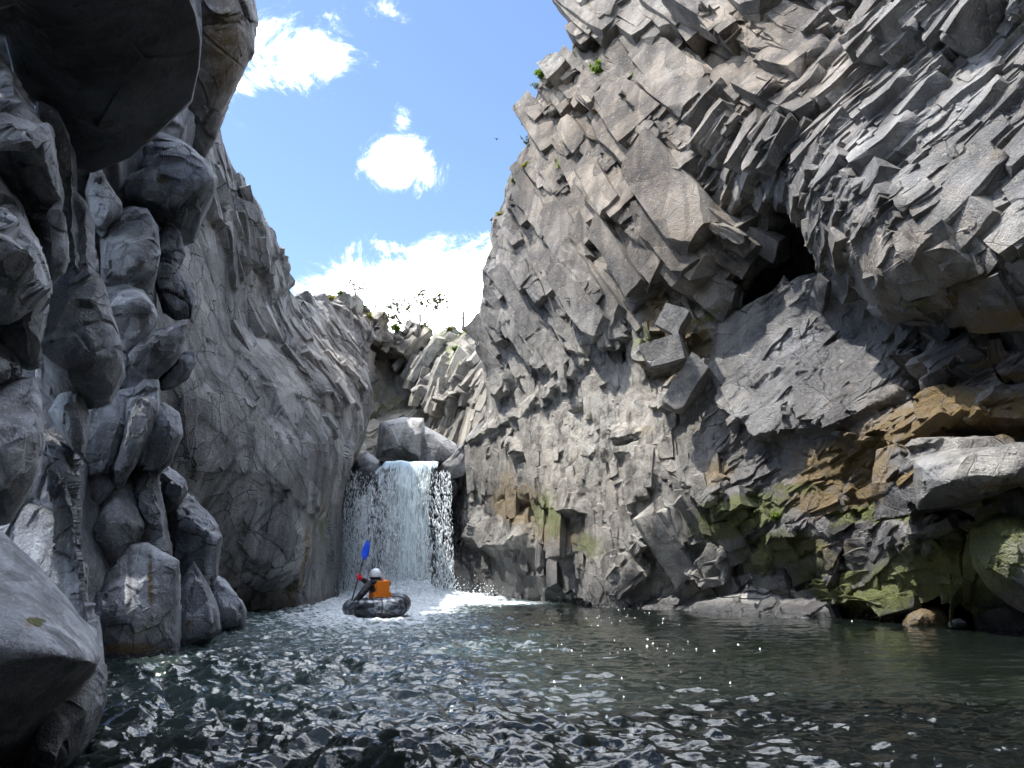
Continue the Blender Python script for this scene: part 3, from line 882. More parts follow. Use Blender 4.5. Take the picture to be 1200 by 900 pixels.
def attr_r(at, x, y, P):
    at['warm'] = np.clip(blob(x, y, [(700, 150, 170, 190, 1.0), (870, 60, 130, 100, 1.0), (690, 520, 130, 120, .8), (800, 280, 90, 80, .9), (1050, 300, 90, 50, .5), (1100, 480, 130, 60, .5)]), 0, 1)
    at['moss'] = blob(x, y, [(1172, 645, 44, 48, 1.0), (1085, 662, 80, 36, .62, -20), (1005, 692, 66, 26, .85, 15), (865, 606, 56, 22, .85, -15), (920, 645, 70, 24, .5), (1190, 600, 50, 14, .5), (1010, 604, 40, 9, .9, -15),
                             (645, 600, 24, 30, .6), (690, 640, 26, 20, .45), (830, 372, 30, 8, .4, -30), (900, 345, 60, 8, .25, -30), (1050, 600, 40, 10, .8), (1140, 690, 30, 14, .7, 40),
                             (762, 395, 9, 25, .5), (1165, 580, 30, 8, .5), (652, 190, 8, 4, .9), (925, 570, 40, 8, .45), (1075, 360, 30, 12, .4)])
    at['ochre'] = blob(x, y, [(1005, 560, 92, 46, .9, -10), (1090, 500, 80, 32, .8, -12), (1190, 490, 70, 26, .75), (1180, 376, 70, 22, .6, -8), (1190, 440, 40, 14, .4), (1160, 560, 60, 8, .5), (812, 398, 24, 26, .8, -40),
                              (770, 372, 20, 34, .6), (612, 592, 38, 22, .75, 10), (650, 625, 36, 22, .5), (595, 570, 12, 24, .5), (790, 440, 40, 14, .55), (1130, 330, 60, 16, .4), (760, 506, 16, 10, .4),
                              (840, 560, 20, 20, .5), (1120, 640, 30, 16, .5), (1080, 730, 40, 12, .7), (1160, 180, 36, 12, .35), (880, 330, 40, 20, .3), (960, 640, 50, 14, .4)])
    at['wet'] = np.clip(blob(x, y, [(960, 430, 130, 80, .95, -25), (900, 570, 60, 40, .8), (950, 620, 80, 40, .7), (1110, 560, 36, 40, .6), (1040, 640, 70, 50, .6), (870, 660, 60, 30, .7),
                                    (1060, 150, 130, 60, .45, -25), (1180, 210, 60, 40, .45), (620, 690, 90, 30, .9), (535, 620, 20, 90, 1.0), (1180, 690, 60, 40, .8), (1020, 720, 260, 8, .8)]), 0, 1)
    at['stain_shade'] = np.clip(blob(x, y, [(610, 685, 80, 28, .75), (535, 630, 14, 80, .9), (1110, 715, 60, 20, .8), (880, 310, 80, 40, .5), (680, 700, 20, 20, .5), (1000, 705, 50, 10, .4)]), 0, 1)  # dark wet rock by the fall, and shade painted into the caves
    lvl = np.clip(1 - (P[..., 2] - 0.10 - 0.10 * fbm(P.reshape(-1, 3) * 0.7, 2, 5).reshape(x.shape)) / 0.30, 0, 1)
    at['stain_shade'] = np.maximum(at['stain_shade'], lvl * 0.85)
    at['wet'] = np.maximum(at['wet'], lvl)
    at['pale'] = blob(x, y, [(890, 706, 70, 14, .6), (790, 690, 40, 16, .5), (690, 500, 120, 100, .62), (760, 620, 60, 80, .55), (600, 480, 70, 60, .45), (605, 630, 30, 14, .35), (550, 590, 16, 30, .35), (1160, 540, 60, 20, .25), (645, 585, 20, 14, .3), (640, 70, 30, 14, .4)])


XL_R = [(-90, 730), (-30, 700), (15, 672), (45, 676), (58, 684), (75, 648), (88, 632), (120, 618), (140, 608), (155, 620), (185, 602), (215, 590), (240, 582), (262, 568), (290, 574), (312, 562), (350, 558),
                    (380, 554), (410, 556), (440, 562), (480, 566), (505, 550), (520, 536), (545, 524), (560, 534), (640, 536), (690, 530), (770, 524)]


def spec_r(fx, fy, P):
    keys, best, (a1, a2, sc) = region(fx, fy, P, REG)
    SZ = {'diag': (2.6, .78, .80), 'band': (1.30, .66, .70), 'fan': (1.7, .45, .28), 'slab': (1.1, .40, .16), 'ledge': (1.2, .48, .55)}
    A1 = np.zeros((len(P), 3))
    size = np.zeros((len(P), 3))
    for j, k in enumerate(keys):
        m = best == j
        A1[m] = AX[k][0]
        size[m] = np.array(SZ[k])
    size = size * (0.25 + 0.52 * sc)[:, None]
    lowr = blob(fx, fy, [(1080, 560, 150, 130, 1), (1180, 640, 110, 90, 1), (1200, 470, 110, 80, .9)])
    keep = np.clip(a1 * 0.8, 0.03, 1) ** 1.3 * (1 - 0.72 * lowr)
    size = size * (1 - 0.45 * lowr)[:, None]
    big_ = _hash((fx * 3).astype(np.int64), (fy * 3).astype(np.int64), np.ones(len(P), np.int64), 6) < 0.10
    size = np.where((big_ & (fx < 880) & (fy < 430))[:, None], size * 1.3, size)
    small = _hash((fx * 7).astype(np.int64), (fy * 7).astype(np.int64), np.zeros(len(P), np.int64), 5) < 0.45
    size = np.where(small[:, None], size * 0.5, size)
    hole = blob(fx, fy, [(930, 290, 60, 36, 1), (850, 340, 40, 20, .8), (1120, 715, 60, 30, 1), (1090, 455, 24, 22, 1), (1130, 560, 70, 36, .9), (950, 420, 130, 80, .95), (690, 560, 90, 120, .55), (535, 620, 18, 100, 1), (610, 680, 80, 36, .8)])
    xl = np.interp(fy, [p[0] for p in XL_R], [p[1] for p in XL_R])
    keep = keep * (1 - hole) * (fy < 700) * np.clip((fx - xl - 8) / 20, 0, 1)
    return A1, size, keep, np.full(len(P), 0.30)


PX, PY = grid_rows(-90, 770, 760,
                   XL_R,
                   [(-90, 1330), (770, 1330)], 800)
ZOOM = 1.0
right_cliff = cliff('cliff', PX, PY, ctrl_r, F_R, detail_r, attr_r, M_CLIFF, cut=((.8, .6),), crisp=True, blocks=(spec_r, 4000, 77), wraps=[('L', (0.45, 0, 0), 7.0, 60), ('T', (0.5, 0, 0.3), 4.0, 20)])
tag(right_cliff, 'tall jointed basalt cliff right of the waterfall with a dark cave and mossy ledges', 'cliff')

# ================================================================== CLIFF BEHIND ON THE LEFT
T_L = np.array([0.55, 0.83, 0.0])
N_L = np.array([0.75, -0.62, 0.1])
ctrl_b = [
    (150, 100, 14), (230, 120, 15.5), (260, 150, 17.5), (150, 300, 13.5), (230, 300, 15.5), (290, 210, 19), (335, 290, 22.5), (280, 330, 18.0), (332, 340, 23), (400, 352, 28), (440, 375, 31),
    (360, 400, 23.2), (430, 420, 27.5), (150, 450, 13), (230, 450, 15.6), (300, 450, 18), (360, 480, 20.4), (440, 470, 26.5), (150, 600, 13.5), (220, 600, 15.5), (290, 600, 17.4), (340, 590, 18.6),
    (365, 560, 19.4), (400, 540, 22.5), (430, 530, 26), (372, 640, 20.5), (392, 640, 24.5), (410, 640, 27.8), (405, 700, 27.5), (385, 705, 24), (350, 770, 19), (250, 770, 15.5), (150, 770, 12.5), (400, 770, 26.5),
    (395, 590, 25), (412, 580, 27.8),
] + wl((290, 715), (350, 712), (368, 711))
F_B = [
    ([(252, 235), (268, 245), (300, 330), (332, 400), (345, 470), (330, 480), (290, 430), (250, 420), (205, 440), (205, 330), (222, 280)], (240, 280, -0.35), (300, 440, 0.05)),
    ([(300, 430), (370, 410), (400, 440), (408, 480), (360, 470), (320, 470)], (350, 420, 0.1), (360, 470, 0.3)),
    ([(205, 440), (260, 420), (300, 440), (300, 470), (262, 520), (232, 560), (205, 560)], (250, 430, 0.15), (240, 555, 0.35)),
    ([(330, 470), (372, 480), (404, 520), (410, 545), (398, 560), (370, 606), (345, 600), (350, 560), (338, 520)], (365, 480, 0.05), (372, 604, 0.45)),
    ([(250, 555), (300, 570), (318, 565), (350, 580), (352, 640), (345, 680), (300, 690), (260, 660), (252, 610)], (300, 560, 0.04), (310, 688, 0.10)),
    ([(250, 690), (345, 682), (352, 720), (352, 770), (240, 770)], (300, 690, -0.12), (300, 715, -0.20)),
    ([(330, 585), (352, 590), (356, 690), (345, 690)], (345, 590, 0.05), (350, 690, 0.2)),
    ([(322, 310), (334, 312), (335, 335), (318, 345)], (330, 312, 0.3), (326, 342, 0.7)),
    ([(262, 205), (290, 210), (292, 235), (272, 250), (258, 235)], (278, 206, -0.3), (275, 248, -0.3)),
    ([(315, 265), (336, 280), (334, 300), (316, 300)], (325, 266, 0.2), (325, 300, 0.6)),
]
for (x0, y0, x1, y1, x2, y2) in [(205, 520, 258, 470, 330, 412), (232, 560, 290, 500, 345, 440), (262, 562, 310, 570, 352, 575), (300, 470, 330, 520, 345, 570), (222, 575, 262, 610, 268, 660), (268, 600, 310, 640, 352, 650), (280, 540, 268, 575, 255, 600), (325, 405, 356, 455, 405, 470), (250, 690, 300, 694, 348, 690), (216, 420, 250, 412, 296, 425)]:
    for (a, b, c, d) in ((x0, y0, x1, y1), (x1, y1, x2, y2)):
        nx, ny = -(d - b), (c - a)
        l = math.hypot(nx, ny)
        nx, ny = nx / l * 1.1, ny / l * 1.1
        F_B.append(([(a + nx, b + ny), (c + nx, d + ny), (c - nx, d - ny), (a - nx, b - ny)], (a, b, -0.13), (c, d, -0.13)))
AXB = {
    'smooth': [(0.6 * T_L + 0.8 * Z), (-0.8 * T_L + 0.6 * Z), N_L],
    'rough': [(0.5 * T_L - 0.86 * Z), (0.86 * T_L + 0.5 * Z), N_L],
}
REGB = [(230, 350, 'smooth', .3, .4, 1.), (260, 430, 'smooth', .35, .4, 1.), (300, 500, 'smooth', .4, .5, 1.), (300, 620, 'smooth', .35, .4, 1.), (350, 540, 'smooth', .5, .6, .8), (250, 600, 'smooth', .4, .4, 1.),
        (270, 200, 'rough', .7, .9, .8), (300, 260, 'rough', .8, 1.1, .7), (310, 350, 'rough', .6, 1.1, .6), (370, 390, 'rough', .8, 1.1, .8), (420, 380, 'rough', .9, 1.2, .8), (390, 430, 'rough', .6, .8, .9),
        (230, 240, 'rough', .5, .7, .8), (420, 480, 'smooth', .5, .7, .9), (390, 520, 'smooth', .6, .7, .7), (400, 640, 'rough', .4, .6, .8), (330, 440, 'smooth', .4, .6, .8)]


def detail_b(P, fx, fy):
    keys, best, (a1, a2, sc) = region(fx, fy, P, REGB)
    h = np.zeros(len(P), np.float32)
    cr = np.ones(len(P), np.float32)
    for j, k in enumerate(keys):
        m = best == j
        p = P[m]
        L = np.array((2.4, 1.6, 1.6)) if k == 'smooth' else np.array((1.9, 1.0, 1.2))
        bias = (0, -0.4, 0)
        hb, cb = facets(p, AXB[k], L, 0.10, 0.20, bias, k=200 + 10 * j)
        hs, cs = facets(p, AXB[k], L * 0.38, 0.03, 0.08, bias, k=205 + 10 * j)
        ht, ct = facets(p, AXB[k], L * 0.15, 0.008, 0.025, bias, k=207 + 10 * j)
        A1, A2 = a1[m], a2[m]
        h[m] = hb * A1 * 1.3 + hs * A2 + ht * A2 - 0.07 * (1 - cb) * A1 * 1.5 - 0.02 * (1 - cs) * A2
        cr[m] = 1 - (1 - cb) * 0.8 * (fbm(p * 1.2, 2, 3) > -0.1)
    h += 0.25 * fbm(P * 0.4, 3, 121) + 0.035 * fbm(P * 2.0, 4, 125) + 0.006 * fbm(P * 13, 3, 128)
    return h, cr


def spec_b(fx, fy, P):
    k = blob(fx, fy, [(275, 210, 26, 50, 1), (310, 290, 30, 50, 1), (350, 370, 60, 26, .9), (410, 380, 50, 40, 1), (400, 440, 30, 40, .5), (360, 420, 40, 40, .5)])
    A1 = np.tile(np.array(AXB['rough'][0]), (len(P), 1))
    size = np.tile(np.array((.85, .42, .36)), (len(P), 1))
    return A1, size, np.clip(k, 0, 1) ** 1.5, np.full(len(P), 0.2)


def spec_f(fx, fy, P):
    A1 = np.tile(np.array([0.6, 0.1, 0.75]), (len(P), 1))
    k = 1 - blob(fx, fy, [(455, 455, 34, 44, 1)])
    k = k * np.clip((fy - np.interp(fx, [p[0] for p in sk], [p[1] for p in sk]) - 14) / 16, 0, 1)
    return A1, np.tile(np.array((1.5, .65, .6)), (len(P), 1)), np.clip(k, 0, 1), np.full(len(P), 0.25)


def attr_b(at, x, y, P):
    at['warm'] = blob(x, y, [(390, 420, 70, 60, .6), (420, 370, 50, 30, .8)])
    at['stain_shade'] = np.clip(blob(x, y, [(398, 640, 22, 80, .85), (300, 706, 70, 16, .55), (378, 660, 12, 60, .6)]), 0, 1)
    at['wet'] = np.clip(blob(x, y, [(398, 640, 30, 90, .9), (300, 710, 80, 20, .7)]), 0, 1)
    at['ochre'] = blob(x, y, [(352, 660, 5, 45, .8), (362, 600, 8, 20, .4), (425, 545, 14, 10, .4), (440, 360, 30, 12, .4)])
    at['moss'] = blob(x, y, [(290, 204, 10, 5, .8), (310, 690, 20, 4, .3), (375, 610, 6, 30, .4), (410, 352, 30, 6, .5)])
    at['pale'] = blob(x, y, [(345, 640, 8, 50, .35), (332, 560, 16, 16, .2)])
    lvl = np.clip(1 - (P[..., 2] - 0.15) / 0.2, 0, 1)
    at['stain_shade'] = np.maximum(at['stain_shade'], lvl * 0.8)


bsk = [(130, 60), (225, 100), (243, 135), (262, 152), (275, 166), (290, 205), (310, 232), (322, 258), (337, 288), (336, 322), (350, 345), (372, 346), (395, 345), (418, 347), (438, 370), (447, 385)]
bx_ = np.linspace(130, 447, 440)
btop = np.interp(bx_, [p[0] for p in sorted(bsk)], [p[1] for p in sorted(bsk)])
bt = np.linspace(0, 1, 600)[:, None]
PY = btop[None] + bt * (770 - btop[None])
bxr = np.interp(385 + bt * 385, [385, 400, 420, 445, 470, 500, 520, 540, 556, 600, 700, 770], [447, 438, 431, 440, 447, 441, 440, 430, 418, 414, 410, 408])
PX = 130 + (bx_[None] - 130) / 317.0 * (bxr - 130)
back_cliff = cliff('cliff', PX, PY, ctrl_b, F_B, detail_b, attr_b, M_BACK, cut=((1.5, .7), (.6, .6)), edge_in=0.3, crisp=True, blocks=(spec_b, 800, 78), wraps=[('R', (-0.45, 0, 0), 8.0, 50), ('T', (-0.3, 0, -0.2), 4.0, 30)])
tag(back_cliff, 'smooth grey cracked basalt wall rising left of the waterfall behind the paddler', 'cliff')

# ================================================================== FAR ROCKS ABOVE THE FALL
sk = [(370, 348), (395, 344), (418, 346), (440, 372), (462, 388), (474, 384), (480, 370), (490, 378), (500, 388), (520, 380), (540, 384), (560, 388), (610, 380)]
n, m = 240, 300
xs = np.linspace(370, 610, m)
top = np.interp(xs, [p[0] for p in sk], [p[1] for p in sk])
PX = np.repeat(xs[None], n, 0)
PY = top[None] + (565 - top[None]) * np.linspace(0, 1, n)[:, None]
ctrl_f = [(370, 340, 38), (440, 370, 41), (480, 370, 44), (520, 380, 44), (560, 385, 40), (610, 380, 38), (430, 430, 42), (470, 440, 44), (500, 440, 42), (540, 440, 38), (600, 440, 35), (430, 500, 41), (480, 500, 41), (540, 500, 37), (600, 500, 34), (370, 560, 36), (480, 565, 38), (600, 560, 33)]
F_F = [([(424, 402), (440, 400), (470, 420), (490, 440), (494, 470), (490, 490), (446, 492), (444, 460), (430, 430)], (440, 405, -1.6), (470, 490, -1.2)),
       ([(495, 415), (530, 400), (550, 420), (545, 470), (515, 480), (498, 460)], (520, 405, 0.1), (520, 475, 0.9)),
       ([(440, 376), (460, 392), (490, 410), (480, 420), (450, 404)], (450, 380, 0.2), (480, 416, 0.9)),
       ([(474, 384), (480, 370), (500, 388), (494, 400), (478, 396)], (480, 372, 0.3), (488, 400, 0.8)),
       ([(532, 455), (556, 440), (560, 500), (536, 510)], (545, 445, -0.4), (545, 505, -0.4))]


def detail_f(P, fx, fy):
    T = np.array([1.0, 0.2, 0])
    ax = [(0.6 * T + 0.75 * Z), (-0.75 * T + 0.6 * Z), np.array([0, -1, 0])]
    h1, c1 = facets(P, ax, (2.6, 1.1, 1.5), 0.28, 0.45, (0, -.6, 0), k=300)
    h2, c2 = facets(P, ax, (1.0, .45, .6), 0.10, 0.18, (0, -.6, 0), k=305)
    h = h1 + h2 - 0.1 * (1 - c1) + 0.5 * fbm(P * 0.35, 3, 321) + 0.1 * fbm(P * 2, 3, 325)
    return h, np.minimum(1, 0.35 + c1)


def attr_f(at, x, y, P):
    at['warm'] = np.full(np.shape(x), 0.35)
    at['stain_shade'] = np.clip(blob(x, y, [(455, 460, 34, 40, .5)]), 0, 1)
    at['moss'] = blob(x, y, [(455, 470, 40, 20, .35), (510, 384, 14, 5, .9), (545, 386, 14, 5, .9), (520, 400, 30, 8, .4), (530, 420, 10, 20, .4)])
    at['pale'] = blob(x, y, [(510, 440, 40, 50, .35)])


far = cliff('cliff', PX, PY, ctrl_f, F_F, detail_f, attr_f, M_FAR, crisp=True, blocks=(spec_f, 420, 79), wraps=[('T', (0, 0, -0.25), 6.0, 20)])
tag(far, 'pale sunlit broken rock wall beyond the top of the waterfall, carrying small trees', 'cliff')


# ================================================================== BOULDERS ON THE LEFT
def polyline_resample(poly, n):
    p = np.array(poly + [poly[0]], float)
    d = np.concatenate([[0], np.cumsum(np.linalg.norm(np.diff(p, axis=0), axis=1))])
    s = np.linspace(0, d[-1], n, endpoint=False)
    return np.stack([np.interp(s, d, p[:, 0]), np.interp(s, d, p[:, 1])], 1)


def boulder(outline, edgeY, ridges, thick, label, mat=None, name='boulder', group=None, rnd=0.35, blk=None, amp=1.0, attr=None, seed=0, pw=1.0, centre=None, cat='boulder', grow=1.05, flat=0.85):
    """closed rock: measured outline at its own distance, a modelled front with ridges, real thickness and a back"""
    mat = mat or M_BOULDER
    n_t = int(min(720, max(120, 1.0 * sum(math.dist(outline[i], outline[i - 1]) for i in range(len(outline))))))
    O = polyline_resample(outline, n_t)
    O = (O * 2 + np.roll(O, 1, 0) + np.roll(O, -1, 0)) / 4
    c = np.array(centre if centre else O.mean(0))
    if c[0] > 90 and c[1] > 450 and c[0] < 300:
        grow, flat, blk = 1.20, 1.0, 0.34
    O = c + (O - c) * grow
    size = np.linalg.norm(O - c, axis=1).mean()
    n_r = int(min(170, max(24, size * 0.95)))
    ctrl = []
    if callable(edgeY):
        ey = edgeY(O[:, 0], O[:, 1])
    else:
        ey = np.full(n_t, float(edgeY))
    step = max(1, n_t // 40)
    for i in range(0, n_t, step):
        ctrl.append((O[i, 0], O[i, 1], ey[i]))
    for line in ridges:
        for (a, b) in zip(line[:-1], line[1:]):
            k = max(2, int(math.dist(a[:2], b[:2]) / 12))
            for s in np.linspace(0, 1, k, endpoint=False):
                ctrl.append(tuple(np.array(a) * (1 - s) + np.array(b) * s))
        ctrl.append(tuple(line[-1]))
    inner = [tuple(p) for line in ridges for p in line]
    if len(inner) <= 4:                        # a plain block: flat front with steep flanks
        fyv = np.mean([p[2] for p in inner])
        sl = fyv - (ey.mean() if hasattr(ey, 'mean') else ey)
        for i in range(0, n_t, max(1, n_t // 16)):
            q = c + (O[i] - c) * 0.70
            tl = ((O[i, 0] - c[0]) * 0.5 - (O[i, 1] - c[1]) * 0.4) / size * 0.25
            ctrl.append((q[0], q[1], fyv - sl * (0.15 + tl)))
    kept = []
    for p in ctrl:
        if all(math.hypot(p[0] - k_[0], p[1] - k_[1]) > 3.0 for k_ in kept):
            kept.append(p)
    ctrl = kept
    r = np.sin(np.linspace(0, math.pi / 2, n_r + 1))[1:]
    r = 0.5 * r + 0.5 * np.linspace(0, 1, n_r + 1)[1:]
    px = c[0] + (O[:, 0] - c[0])[None] * r[:, None]
    py = c[1] + (O[:, 1] - c[1])[None] * r[:, None]
    Y = tps(ctrl, px, py, 0.02, True)
    Y = Y + 0.7 * rnd * (1 - np.sqrt(1 - np.minimum(r, 1.0) ** 11 + 1e-9))[:, None]
    front = U(px, py, Y)
    nb = max(10, n_r // 4)
    rb = np.cos(np.linspace(0, math.pi / 2, nb + 1))[1:-1]
    pxb = c[0] + (O[:, 0] - c[0])[None] * rb[:, None]
    pyb = c[1] + (O[:, 1] - c[1])[None] * rb[:, None]
    Yb = Y[-1][None] + thick * np.sqrt(1 - rb ** 2)[:, None]
    back = U(pxb, pyb, Yb)
    G = np.concatenate([front, back], 0)
    nr, ntt = G.shape[:2]
    pole0 = U(c[0], c[1], tps(ctrl, np.array([c[0]]), np.array([c[1]]), 0.02, True)[0])
    pole1 = G[-1].mean(0)
    Gp = np.concatenate([G[:, -1:], G, G[:, :1]], 1)
    N = np.cross(np.gradient(Gp, axis=1)[:, 1:-1], np.gradient(Gp, axis=0)[:, 1:-1])
    N /= np.linalg.norm(N, axis=-1)[..., None] + 1e-9
    if ((EYE - G[n_r // 2]) * N[n_r // 2]).sum(-1).mean() < 0:
        N = -N
    for _ in range(6):
        N = (N * 2 + np.roll(N, 1, 1) + np.roll(N, -1, 1) + np.concatenate([N[:1], N[:-1]]) + np.concatenate([N[1:], N[-1:]])) / 6
    N /= np.linalg.norm(N, axis=-1)[..., None] + 1e-9
    Pf = np.concatenate([G.reshape(-1, 3), pole0[None], pole1[None]])
    Nf = np.concatenate([N.reshape(-1, 3), N[0].mean(0)[None], N[-1].mean(0)[None]])
    wsize = size / F * float(np.mean(ey)) * 2
    b = blk or wsize * 0.5
    P00 = Pf.copy()
    rw = np.concatenate([1 - 0.72 * np.clip((r - 0.86) / 0.12, 0, 1), np.full(len(rb), 0.35)])
    rw = np.concatenate([np.repeat(rw, ntt), [1.0, 0.3]])[:, None]
    Pf = chisel(Pf, Nf, b * 1.45, flat, 480 + seed)
    Pf = chisel(Pf, Nf, b * 0.5, flat * 0.5, 490 + seed)
    ax = np.array([[0.4, 0.3, 0.85], [0.85, 0.2, -0.45], [-0.3, 0.9, 0.1]]) @ np.array(Matrix.Rotation(seed * 1.3, 3, 'Y'))
    h1, c1 = facets(Pf, ax, (b * 1.3, b, b), b * 0.045, b * 0.15, k=400 + seed)
    h2, c2 = facets(Pf, ax, (b * .45, b * .33, b * .33), b * 0.012, b * 0.05, k=430 + seed)
    gate = np.clip(0.4 + 2.0 * fbm(Pf / b * 1.1, 2, 440 + seed), 0, 1)
    h = amp * (0.6 * h1 - 0.02 * b * (1 - c1) + (0.8 * h2 - 0.01 * b * (1 - c2)) * gate) + b * 0.03 * fbm(Pf / b * 0.9 + seed, 3, 450) + b * 0.016 * fbm(Pf / b * 5, 4, 460) + 0.005 * fbm(Pf * 25, 3, 470)
    # keep the silhouette: rim moves half as much
    Pf = P00 + (Pf + Nf * h[:, None] - P00) * rw
    i = np.arange(nr * ntt).reshape(nr, ntt)
    j = np.roll(i, -1, 1)
    quads = np.stack([i[:-1], j[:-1], j[1:], i[1:]], -1).reshape(-1, 4)
    p0, p1 = nr * ntt, nr * ntt + 1
    capa = np.stack([np.full(ntt, p0), j[0], i[0], i[0]], -1)
    # caps as triangles in a second pass
    at = {a: np.zeros(len(Pf)) for a in ZERO_ATTRS}
    at['crack'] = (1 - c1) * 0.7 * amp
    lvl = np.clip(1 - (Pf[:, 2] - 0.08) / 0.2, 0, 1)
    at['stain_shade'] = lvl * 0.8
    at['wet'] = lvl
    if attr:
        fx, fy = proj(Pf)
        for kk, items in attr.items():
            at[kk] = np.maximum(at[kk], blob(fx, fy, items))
    o = mesh_from(name, Pf, quads, mat, at)
    bm = bmesh.new()
    bm.from_mesh(o.data)
    bm.verts.ensure_lookup_table()
    for t in range(ntt):
        bm.faces.new((bm.verts[p0], bm.verts[int(j[0, t])], bm.verts[int(i[0, t])]))
        bm.faces.new((bm.verts[p1], bm.verts[int(i[-1, t])], bm.verts[int(j[-1, t])]))
    for f in bm.faces:
        f.smooth = True
    bmesh.ops.recalc_face_normals(bm, faces=bm.faces)
    bm.to_mesh(o.data)
    bm.free()
    o.data.set_sharp_from_angle(angle=R(33))
    tag(o, label, cat, group)
    SURF.append(Pf)
    return o


LB = []  # dark blobs below the boulder ridges paint shade on undersides and flanks
# rock face standing behind the near boulders
ctrl_l = [(-80, -80, 8), (100, -80, 9), (240, -80, 11), (-80, 200, 8), (100, 200, 9.2), (220, 200, 11.2), (-80, 450, 7), (60, 450, 8.6), (140, 450, 9.6), (210, 450, 11.5), (-80, 600, 6.6), (60, 600, 7.4), (120, 600, 8.9), (200, 600, 10.0), (170, 690, 9.3), (150, 520, 9.2),
          (-80, 790, 5.8), (60, 790, 7.4), (130, 790, 8.2), (260, 790, 10.0), (250, 690, 11.0)]
PX, PY = grid_rows(-80, 790, 360, [(-80, -80), (790, -80)],
                   [(-80, 245), (60, 240), (160, 235), (300, 205), (360, 200), (420, 190), (500, 190), (560, 200), (620, 225), (690, 248), (740, 252), (790, 250)], 160)


def detail_l(P, fx, fy):
    ax = [np.array([0.2, 0.3, 0.93]), np.array([.8, .6, -.2]), np.array([.6, -.8, .1])]
    h1, c1 = facets(P, ax, (1.6, .7, .9), 0.12, 0.2, k=500)
    h2, c2 = facets(P, ax, (.6, .3, .3), 0.03, 0.06, k=505)
    return h1 + h2 + 0.2 * fbm(P * .7, 3, 521) + 0.04 * fbm(P * 4, 3, 525), c1


def attr_l(at, x, y, P):
    at['stain_shade'] = blob(x, y, [(95, 210, 30, 40, .6), (140, 460, 60, 60, .5), (190, 640, 20, 60, .6)])  # shade painted into the gaps and undersides, dark wet rock lower down
    at['wet'] = blob(x, y, [(190, 640, 40, 80, .8)])


left_wall = cliff('cliff', PX, PY, ctrl_l, [], detail_l, attr_l, M_BOULDER, wraps=[('R', (-0.5, 0, 0), 4.0, 20)])
tag(left_wall, 'dark jointed rock face seen in the gaps behind the stacked left boulders', 'cliff')

# pale crag hanging over everything at the top left
LB.append(boulder([(205, -60), (300, -60), (290, -10), (296, 25), (294, 62), (276, 100), (262, 130), (252, 160), (240, 182), (228, 175), (205, 130), (195, 60)], 12.4,
                  [[(275, -40, 11.6), (280, 40, 11.6), (255, 110, 12.0)], [(235, 0, 11.3), (232, 80, 11.6), (228, 140, 11.9)]], 4.0,
                  'rough brownish streaked crag hanging at the top left against the sky', amp=1.3, blk=1.0, seed=1, attr={'warm': [(265, 60, 60, 120, 1.0)], 'ochre': [(265, 60, 40, 90, .35)]}, cat='crag', name='crag'))
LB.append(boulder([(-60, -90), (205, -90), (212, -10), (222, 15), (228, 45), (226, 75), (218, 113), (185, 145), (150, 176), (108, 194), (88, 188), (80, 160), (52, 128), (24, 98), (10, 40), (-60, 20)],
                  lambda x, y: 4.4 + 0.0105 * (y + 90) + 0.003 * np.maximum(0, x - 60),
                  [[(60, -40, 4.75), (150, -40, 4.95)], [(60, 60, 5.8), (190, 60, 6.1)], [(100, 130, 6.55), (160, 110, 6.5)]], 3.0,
                  'huge smooth shade-darkened overhanging boulder filling the top left corner', M_SHADED, amp=0.1, rnd=0.05, blk=0.9, seed=2, flat=0.3, attr={'stain_shade': [(100, 60, 200, 160, .3)]}))
LB.append(boulder([(-50, 30), (0, 70), (20, 95), (40, 128), (58, 150), (66, 195), (72, 240), (78, 300), (72, 317), (56, 332), (44, 300), (30, 250), (0, 214), (-50, 200)], 5.0,
                  [[(-50, 172, 4.2), (0, 174, 4.25), (30, 160, 4.35), (48, 156, 4.5)], [(48, 156, 4.5), (62, 210, 4.75), (70, 290, 4.85)], [(20, 205, 4.75), (45, 270, 4.95)], [(0, 110, 4.75), (30, 130, 4.75)]], 1.6,
                  'pitted boulder wedged under the black overhang, pale above and black beneath', M_NEAR, amp=0.45, rnd=0.2, seed=3, attr={'stain_shade': [(25, 230, 40, 60, .35)]}))
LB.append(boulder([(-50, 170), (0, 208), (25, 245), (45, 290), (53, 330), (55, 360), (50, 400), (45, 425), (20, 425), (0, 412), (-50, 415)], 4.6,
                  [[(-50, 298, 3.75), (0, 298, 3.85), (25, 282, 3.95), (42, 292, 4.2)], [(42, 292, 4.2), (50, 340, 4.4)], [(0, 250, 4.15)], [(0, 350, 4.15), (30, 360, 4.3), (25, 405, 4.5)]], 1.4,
                  'rounded boulder at the left edge with a pale top and shadowed lower half', M_NEAR, amp=0.45, rnd=0.2, seed=4, attr={'stain_shade': [(15, 360, 40, 50, .35)]}))
LB.append(boulder([(-50, 385), (0, 402), (14, 408), (22, 425), (24, 446), (10, 456), (-50, 470)], 4.6, [[(0, 425, 4.3), (14, 430, 4.4)]], 0.9,
                  'small crumbly rock at the left edge below the rounded boulder', M_NEAR, amp=1.2, rnd=0.15, seed=5))
LB.append(boulder([(-50, 440), (0, 455), (18, 448), (38, 446), (48, 475), (48, 520), (44, 548), (34, 575), (12, 606), (-50, 640)], 4.5,
                  [[(-50, 540, 3.9), (0, 535, 4.0), (20, 530, 4.05), (36, 512, 4.2)], [(15, 470, 4.25), (25, 510, 4.2)], [(0, 500, 4.15)], [(10, 575, 4.35)]], 1.2,
                  'grey pockmarked two lobed rock at the left edge above the sloping boulder', M_NEAR, amp=0.9, rnd=0.2, seed=6))
